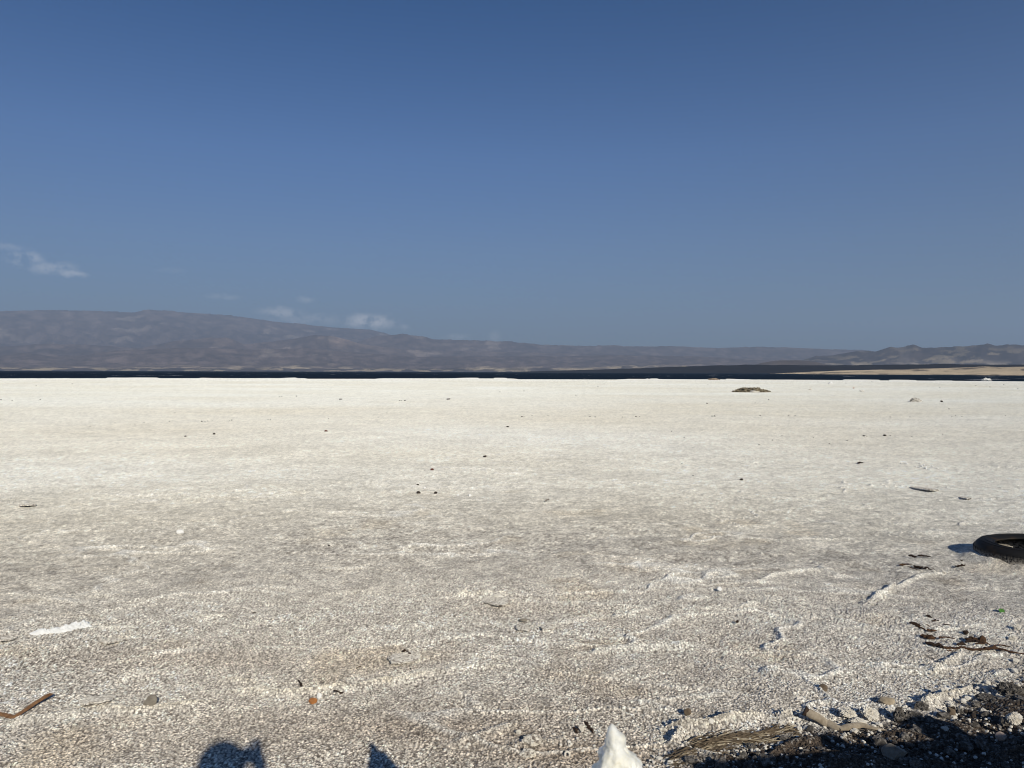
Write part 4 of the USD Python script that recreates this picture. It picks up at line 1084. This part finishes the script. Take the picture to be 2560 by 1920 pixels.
# dried curved stem; a dark plug stands in for the shade of its hollow end
ds = thing('dried_stem', 'curved dried plant stem with a dark-plugged open end on the bank edge', 'stem')
c = smooth_path([at(x, y)[0] + [0, 0, dz] for x, y, dz in [(2016, 1800, .035), (2040, 1808, .03), (2068, 1822, .024), (2092, 1830, .02), (2104, 1831, .018)]], 22)
obj('stem_sheath', sweep(c, np.interp(np.linspace(0, 1, 22), [0, .1, .7, 1], [.022, .026, .021, .012]), 14, flat=.75, caps=False, jitter=.0006), STEM, ds, smooth=40)
tag(obj('dark_end_plug', sweep([c[0] - (c[1] - c[0]) * 1.2 + [0, 0, .004], c[0] + [0, 0, .002], c[2]], [.026, .021, .016], 14, flat=.9), CHAR, ds, smooth=40), 'dark plug standing in for the shade inside the open stem end')  # solid dark plug in place of the shade inside the hollow
c2 = smooth_path([at(x, y)[0] + [0, 0, dz] for x, y, dz in [(2098, 1833, .018), (2125, 1828, .02), (2152, 1824, .02), (2190, 1828, .012), (2222, 1829, .004)]], 22)
obj('stem_tail', sweep(c2, np.interp(np.linspace(0, 1, 22), [0, .2, .5, 1], [.010, .021, .018, .003]), 12, flat=.6, jitter=.0006), STEM, ds, smooth=40)

# mat of dead palm fibre along the bank edge
pf = thing('palm_fibre', 'flattened mat of brown dead palm fibre at the edge of the shade', 'palm fibre')
rng = np.random.default_rng(9)
fib = []
axis_ = smooth_path([at(x, y)[0] for x, y in [(1660, 1910), (1740, 1880), (1820, 1858), (1900, 1842), (1985, 1828)]], 60)
for i in range(620):
    t0 = rng.uniform(0, .8); L_ = rng.uniform(.15, .45)
    off_ = rng.normal(0, .050) - .03
    dv = rng.normal(0, .22)
    ks = np.clip(np.linspace(t0, min(1, t0 + L_), 7), 0, 1)
    pts = np.stack([np.interp(ks, np.linspace(0, 1, 60), axis_[:, k_]) for k_ in range(3)], 1)
    sl = ks - t0
    pts[:, 1] += off_ * (1 - .5 * ks) - dv * sl * .5 - .02 * np.sin(ks * 9 + i % 3) - .05 * np.maximum(sl, 0) * rng.uniform(0, 2)
    pts[:, 0] += rng.normal(0, .006, 7)
    pts[:, 2] += .012 + .018 * np.exp(-(off_ / .03) ** 2) * rng.uniform(.3, 1) + .006 * np.sin(sl * 30 + i)
    fib.append(sweep(pts, rng.uniform(.0010, .0024), 4, caps=False))
tag(obj('fibres', trimesh.util.concatenate(fib[:330]), FIBRE, pf, smooth=True), kind='stuff')
tag(obj('fibres', trimesh.util.concatenate(fib[330:400]), FIBRE_PALE, pf, smooth=True), kind='stuff')
hump = smooth_path(axis_ - [0, .02, .006], 40)
obj('matted_core', sweep(hump, np.interp(np.linspace(0, 1, 40), [0, .25, .6, 1], [.010, .030, .022, .006]), 10, flat=.30, jitter=.006), FIBRE, pf, smooth=True)

# -- middle distance
def heap(name, label, cat, px, py, w, h, mt, seed, nst, mt2=None, ssize=.09, depth=.8):
    p_, s_ = at(px, py)
    W, Hh = w * s_ / 2, h * s_
    t_ = thing(name, label, cat, (p_[0], p_[1] + W * depth * .6, p_[2]))
    n, m_ = 14, 40
    rr_, aa_ = np.meshgrid(np.linspace(0, 1, n), np.linspace(0, 2 * np.pi, m_, endpoint=False), indexing='ij')
    x_, y_ = rr_ * W * np.cos(aa_), rr_ * W * depth * np.sin(aa_)
    prof_ = np.interp(rr_, [0, .45, .75, 1], [1, .92, .45, -.1])
    z_ = Hh * prof_ * (.75 + .5 * fbm(np.stack([x_ / W * 3, y_ / W * 3, x_ * 0 + seed], -1), 4, seed)) 
    obj('heap', (np.c_[x_.ravel(), y_.ravel(), z_.ravel()], grid_faces(n, m_, wrap=True)), mt, t_, smooth=50)
    rng_ = np.random.default_rng(seed)
    st = []
    for k_ in range(nst):
        r_, a2_ = np.sqrt(rng_.uniform(0, 1.05)), rng_.uniform(0, 2 * np.pi)
        q_ = rock(seed * 100 + k_, np.array([1, .9, .7]) * ssize * W * rng_.uniform(.5, 1.5), sub_=1, planes=5)
        hz_ = Hh * np.interp(r_, [0, .45, .75, 1], [1, .92, .45, -.05]) * .92
        q_.apply_translation((r_ * W * np.cos(a2_), r_ * W * depth * np.sin(a2_), hz_)); st.append(q_)
    if st:
        tag(obj('stones', trimesh.util.concatenate(st), mt2 or mt, t_), kind='stuff')
    return t_, W, Hh


MOUND = rough_mat('olive_stone_heap', (.070, .056, .036), (.30, .25, .17), 3.0, .95, .8, .03)
PALEHEAP = rough_mat('pale_rubble', (.42, .38, .32), (.72, .68, .61), 5.0, .9, .7, .02)
mt_, W_, H_ = heap('stone_mound', 'wide low heap of dark olive stones far out on the salt flat', 'heap', 1886, 980.5, 92, 8.8, MOUND, 201, 150, ssize=.10)
obj('salt_patch', rock(205, (W_ * .55, W_ * .4, H_ * .62), planes=3, rough=.2), LUMP, mt_, smooth=50, loc=(-W_ * .05, -W_ * .72, -.03))
for k_ in range(34):
    pass
heap('rubble_heap', 'small heap of pale rubble far out at right', 'heap', 2293, 1004, 30, 8, PALEHEAP, 202, 60, ssize=.2)
heap('stony_mound', 'tan stony heap on the water edge of the salt flat', 'heap', 1786, 950, 30, 3.6, rough_mat('tan_rubble', (.22, .165, .12), (.46, .37, .28), 2.0, .95, .7, .03), 203, 50, ssize=.14)
heap('salt_heap', 'bright white salt heap on the water edge at right', 'heap', 2470, 950.5, 25, 4.2, WHITE, 204, 20, ssize=.2)
heap('salt_heap', 'small white salt cone right of the wide dark heap', 'heap', 2078, 959, 12, 4.6, WHITE, 206, 8, ssize=.25)
stone('salt_lump', 'greyish white lump right of the small white salt cone', 'salt lump', 2156, 978.5, 13, 3, LUMP, 207)
stone('rubbish', 'tiny reddish bit of rubbish far out right of the wide dark heap', 'rubbish', 2135, 971, 5, 2, rough_mat('red_rubbish', (.4, .12, .06), (.5, .18, .1), 20, .6), 208)
stone('salt_lump', 'small pale lump between the wide dark heap and the white cone', 'salt lump', 2026, 974, 8, 3, LUMP, 209)
stone('dark_stone', 'dark rounded stone right of the pale rubble heap', 'stone', 2355, 1005, 7, 4, STONE_DARK, 210)
BIG = [(815, 1079, 9, 4, STONE_RED, 'reddish dark stone alone on the flat left of centre'), (535, 1086, 7, 4, STONE_DARK, 'dark rounded stone, right one of a far pair at left'), (463, 1092, 6, 3, STONE_DARK, 'dark flat stone, left one of a far pair at left'),
       (1269, 1068, 7, 3, STONE_DARK, 'dark flat stone just left of the picture centre, far out'), (1212, 1143, 9, 4.5, STONE_DARK, 'dark stone alone in the middle of the flat'), (1080, 1176, 9, 5, STONE_RED, 'dark brown stone above the pair left of centre'),
       (1046, 1234, 11, 6, STONE_DARK, 'dark stone, left one of the pair left of centre'), (1089, 1235, 9, 6, STONE_DARK, 'dark stone, right one of the pair left of centre'), (1044, 1213, 7, 3, STONE_DARK, 'small flat dark stone just above the left one of the pair'),
       (1121, 999, 10, 3, STONE_DARK, 'dark low stone far out near the upper middle of the flat'), (851, 999, 9, 2, STONE_DARK, 'dark thin stone far out left of the upper middle'), (1854, 1201, 8, 5, STONE_DARK, 'dark stone alone on the flat right of centre'),
       (2213, 1090, 8, 4, STONE_DARK, 'dark stone, biggest of a small far group at right'), (2161, 1091, 7, 3, STONE_DARK, 'dark stone left of the biggest of the far group at right'), (822, 1366, 5, 4, STONE_DARK, 'little dark stone on the left middle flat by itself')]
for i, (x, y, w, h, mt_, lab) in enumerate(BIG):
    stone('dark_stone', lab, 'stone', x, y, w, h, mt_, 300 + i)
WH = [(1062, 1222, 7, 5, 'white pebble between the dark pair left of centre'), (1174.5, 1241, 9, 6, 'white pebble, right one of two right of the dark pair'), (1145, 1240, 6, 4, 'white pebble, left one of two right of the dark pair')]
for i, (x, y, w, h, lab) in enumerate(WH):
    stone('white_pebble', lab, 'pebble', x, y, w, h, WHITE, 330 + i)
cc = thing('salt_crystals', 'cluster of dazzling white salt crystals on the flat at right', 'salt crystals', at(2305, 1166)[0])
rng = np.random.default_rng(12)
p0, s0 = at(2305, 1166)
for i in range(26):
    x, y = rng.uniform(-27, 27) * s0, rng.uniform(-.45, .45)
    q_ = rock(340 + i, np.array([1, .9, .8]) * rng.uniform(.012, .034), sub_=1, planes=6)
    obj('crystal', q_, WHITE, cc, loc=(x, y, 0))
SMALL = [(225, 1066, 3), (287, 1058, 3), (325, 1061, 2.5), (337, 1061, 2.5), (360, 1057, 3), (423, 1054, 3), (437, 1033, 3), (504, 1054, 5), (519, 1053, 3), (512, 1054, 3), (530, 1053, 3), (579, 1051, 4), (574, 1052, 2.5), (670, 1049, 3), (676, 1050, 3), (821, 1047, 3),
         (2, 1000, 4), (30, 1002, 4), (100, 1000, 4), (698, 991, 3), (704, 991, 3), (741, 991, 4), (999, 1002, 4), (1004, 1002, 3), (1012, 1002, 5), (1062, 1176, 3), (1305, 1042, 5), (1310, 1041, 3), (1330, 1040, 3), (1370, 1040, 3),
         (1475, 1042, 4), (1488, 1043, 4), (1556, 1043, 3), (1590, 1042, 5), (1599, 1042, 3), (1495, 966, 3), (1679, 1079, 3), (1705, 1160, 4), (1768, 1009, 5), (1888, 1008, 3), (1922, 999, 4), (1787, 1041, 5.5), (1780, 1041, 4), (1901, 1040, 4), (1972, 1039, 3),
         (1988, 1039, 3), (2373, 1023, 4), (2226, 1043, 3), (2275, 1043, 3), (2380, 1042, 3), (2389, 1040, 3), (2405, 1042, 3), (2514, 1039, 3), (1955, 1090, 3), (2034, 1094, 3), (2167, 1091, 3), (2226, 1089, 4), (2280, 1092, 3), (2357, 1086, 3), (1931, 1101, 4),
         (2074, 1110, 4), (2118, 1102, 4), (1898, 1112, 4), (1711, 1094, 4), (1733, 1189, 4), (2115, 958, 2.5), (1770, 961, 2.5), (945, 1045, 2.5), (967, 1033, 2.5), (90, 964, 3), (180, 960, 2.5), (2350, 970, 3), (2440, 964, 3), (2475, 968, 3), (2510, 962, 3), (2545, 972, 3), (2180, 955, 2.5), (1310, 978, 3), (1250, 980, 2.5), (1440, 990, 3)]
for i, (x, y, w) in enumerate(SMALL):
    stone('dark_pebble', 'one of the tiny dark pebbles strewn over the far salt flat', 'pebble', x, y, w * .85, w * .42, STONE_DARK, 400 + i, sub_=2, group='tiny dark pebbles strewn over the far salt flat')

# -- loose crumbs: salt crumbs along the ridges and gravel on the bank (nobody could count them)
def crumbs(name, pts, sizes, mt, seed, sub_=1):
    rng_ = np.random.default_rng(seed)
    base_m = [rock(seed + i, (1, .9, .75), sub_=sub_, planes=9 if sub_ > 1 else 5, rough=.18 if sub_ > 1 else .1, knob=.35 if sub_ > 1 else 0) for i in range(6)]
    vs_, fs_, o_ = [], [], 0
    zz_ = relief(pts[:, 0], pts[:, 1])[0]
    for i, (q_, s_) in enumerate(zip(pts, sizes)):
        b_ = base_m[i % 6]; a_ = rng_.uniform(0, 6.28); c_, s2_ = math.cos(a_), math.sin(a_)
        v = b_.vertices * s_
        v = np.c_[v[:, 0] * c_ - v[:, 1] * s2_, v[:, 0] * s2_ + v[:, 1] * c_, v[:, 2]] + [q_[0], q_[1], zz_[i] - s_ * .12 + .003]
        vs_.append(v); fs_.append(b_.faces + o_); o_ += len(v)
    return tag(obj(name, (np.vstack(vs_), np.vstack(fs_)), mt, smooth=35), kind='stuff')


rng = np.random.default_rng(21)
gx = rng.uniform(.5, 4.2, 9000); gy = rng.uniform(2.75, 5.2, 9000)
bb = bank(gx, gy)
ok = (bb > -.02) & (bb < 1.2)
gp = np.c_[gx, gy][ok]
h_ = int(len(gp) * .36)
crumbs('gravel', gp[:h_], rng.uniform(.006, .024, h_) ** 1.0, STONE_DARK, 500)
crumbs('salt_crumbs', gp[h_:], rng.uniform(.005, .017, len(gp) - h_), LUMP, 520)
be = np.stack([np.interp(np.linspace(0, 1, 300), np.linspace(0, 1, len(BANK)), BANK[:, k_]) for k_ in (0, 1)], 1)
be = be[rng.integers(0, 300, 420)] + rng.normal(0, .05, (420, 2))
be = be[(be[:, 1] > 2.9) & (be[:, 0] < 3.4)]
crumbs('salt_crumbs', be, .008 + .030 * rng.uniform(0, 1, len(be)) ** 3, LUMP, 580, 2)
bc = np.c_[rng.uniform(.7, 3.6, 900), rng.uniform(2.95, 4.6, 900)]
bcb = bank(bc[:, 0], bc[:, 1])
bc = bc[(bcb > .05) & (bcb < .9)][:260]
crumbs('soil_clods', bc, .018 + .045 * rng.uniform(0, 1, len(bc)) ** 2, DIRTY, 600, 2)
near = RP[np.hypot(RP[:, 0], RP[:, 1]) < 8]
sel = near[rng.integers(0, len(near), 2600)] + rng.normal(0, .045, (2600, 2))
fx = np.repeat(axis_[:, :2], 14, 0) + rng.normal(0, .06, (840, 2)) + [0, -.03]
crumbs('salt_crumbs', fx[fx[:, 1] > 2.9], rng.uniform(.006, .018, 840)[:(fx[:, 1] > 2.9).sum()], LUMP, 560)
crumbs('salt_crumbs', sel, rng.uniform(.005, .016, 2600), LUMP, 540)
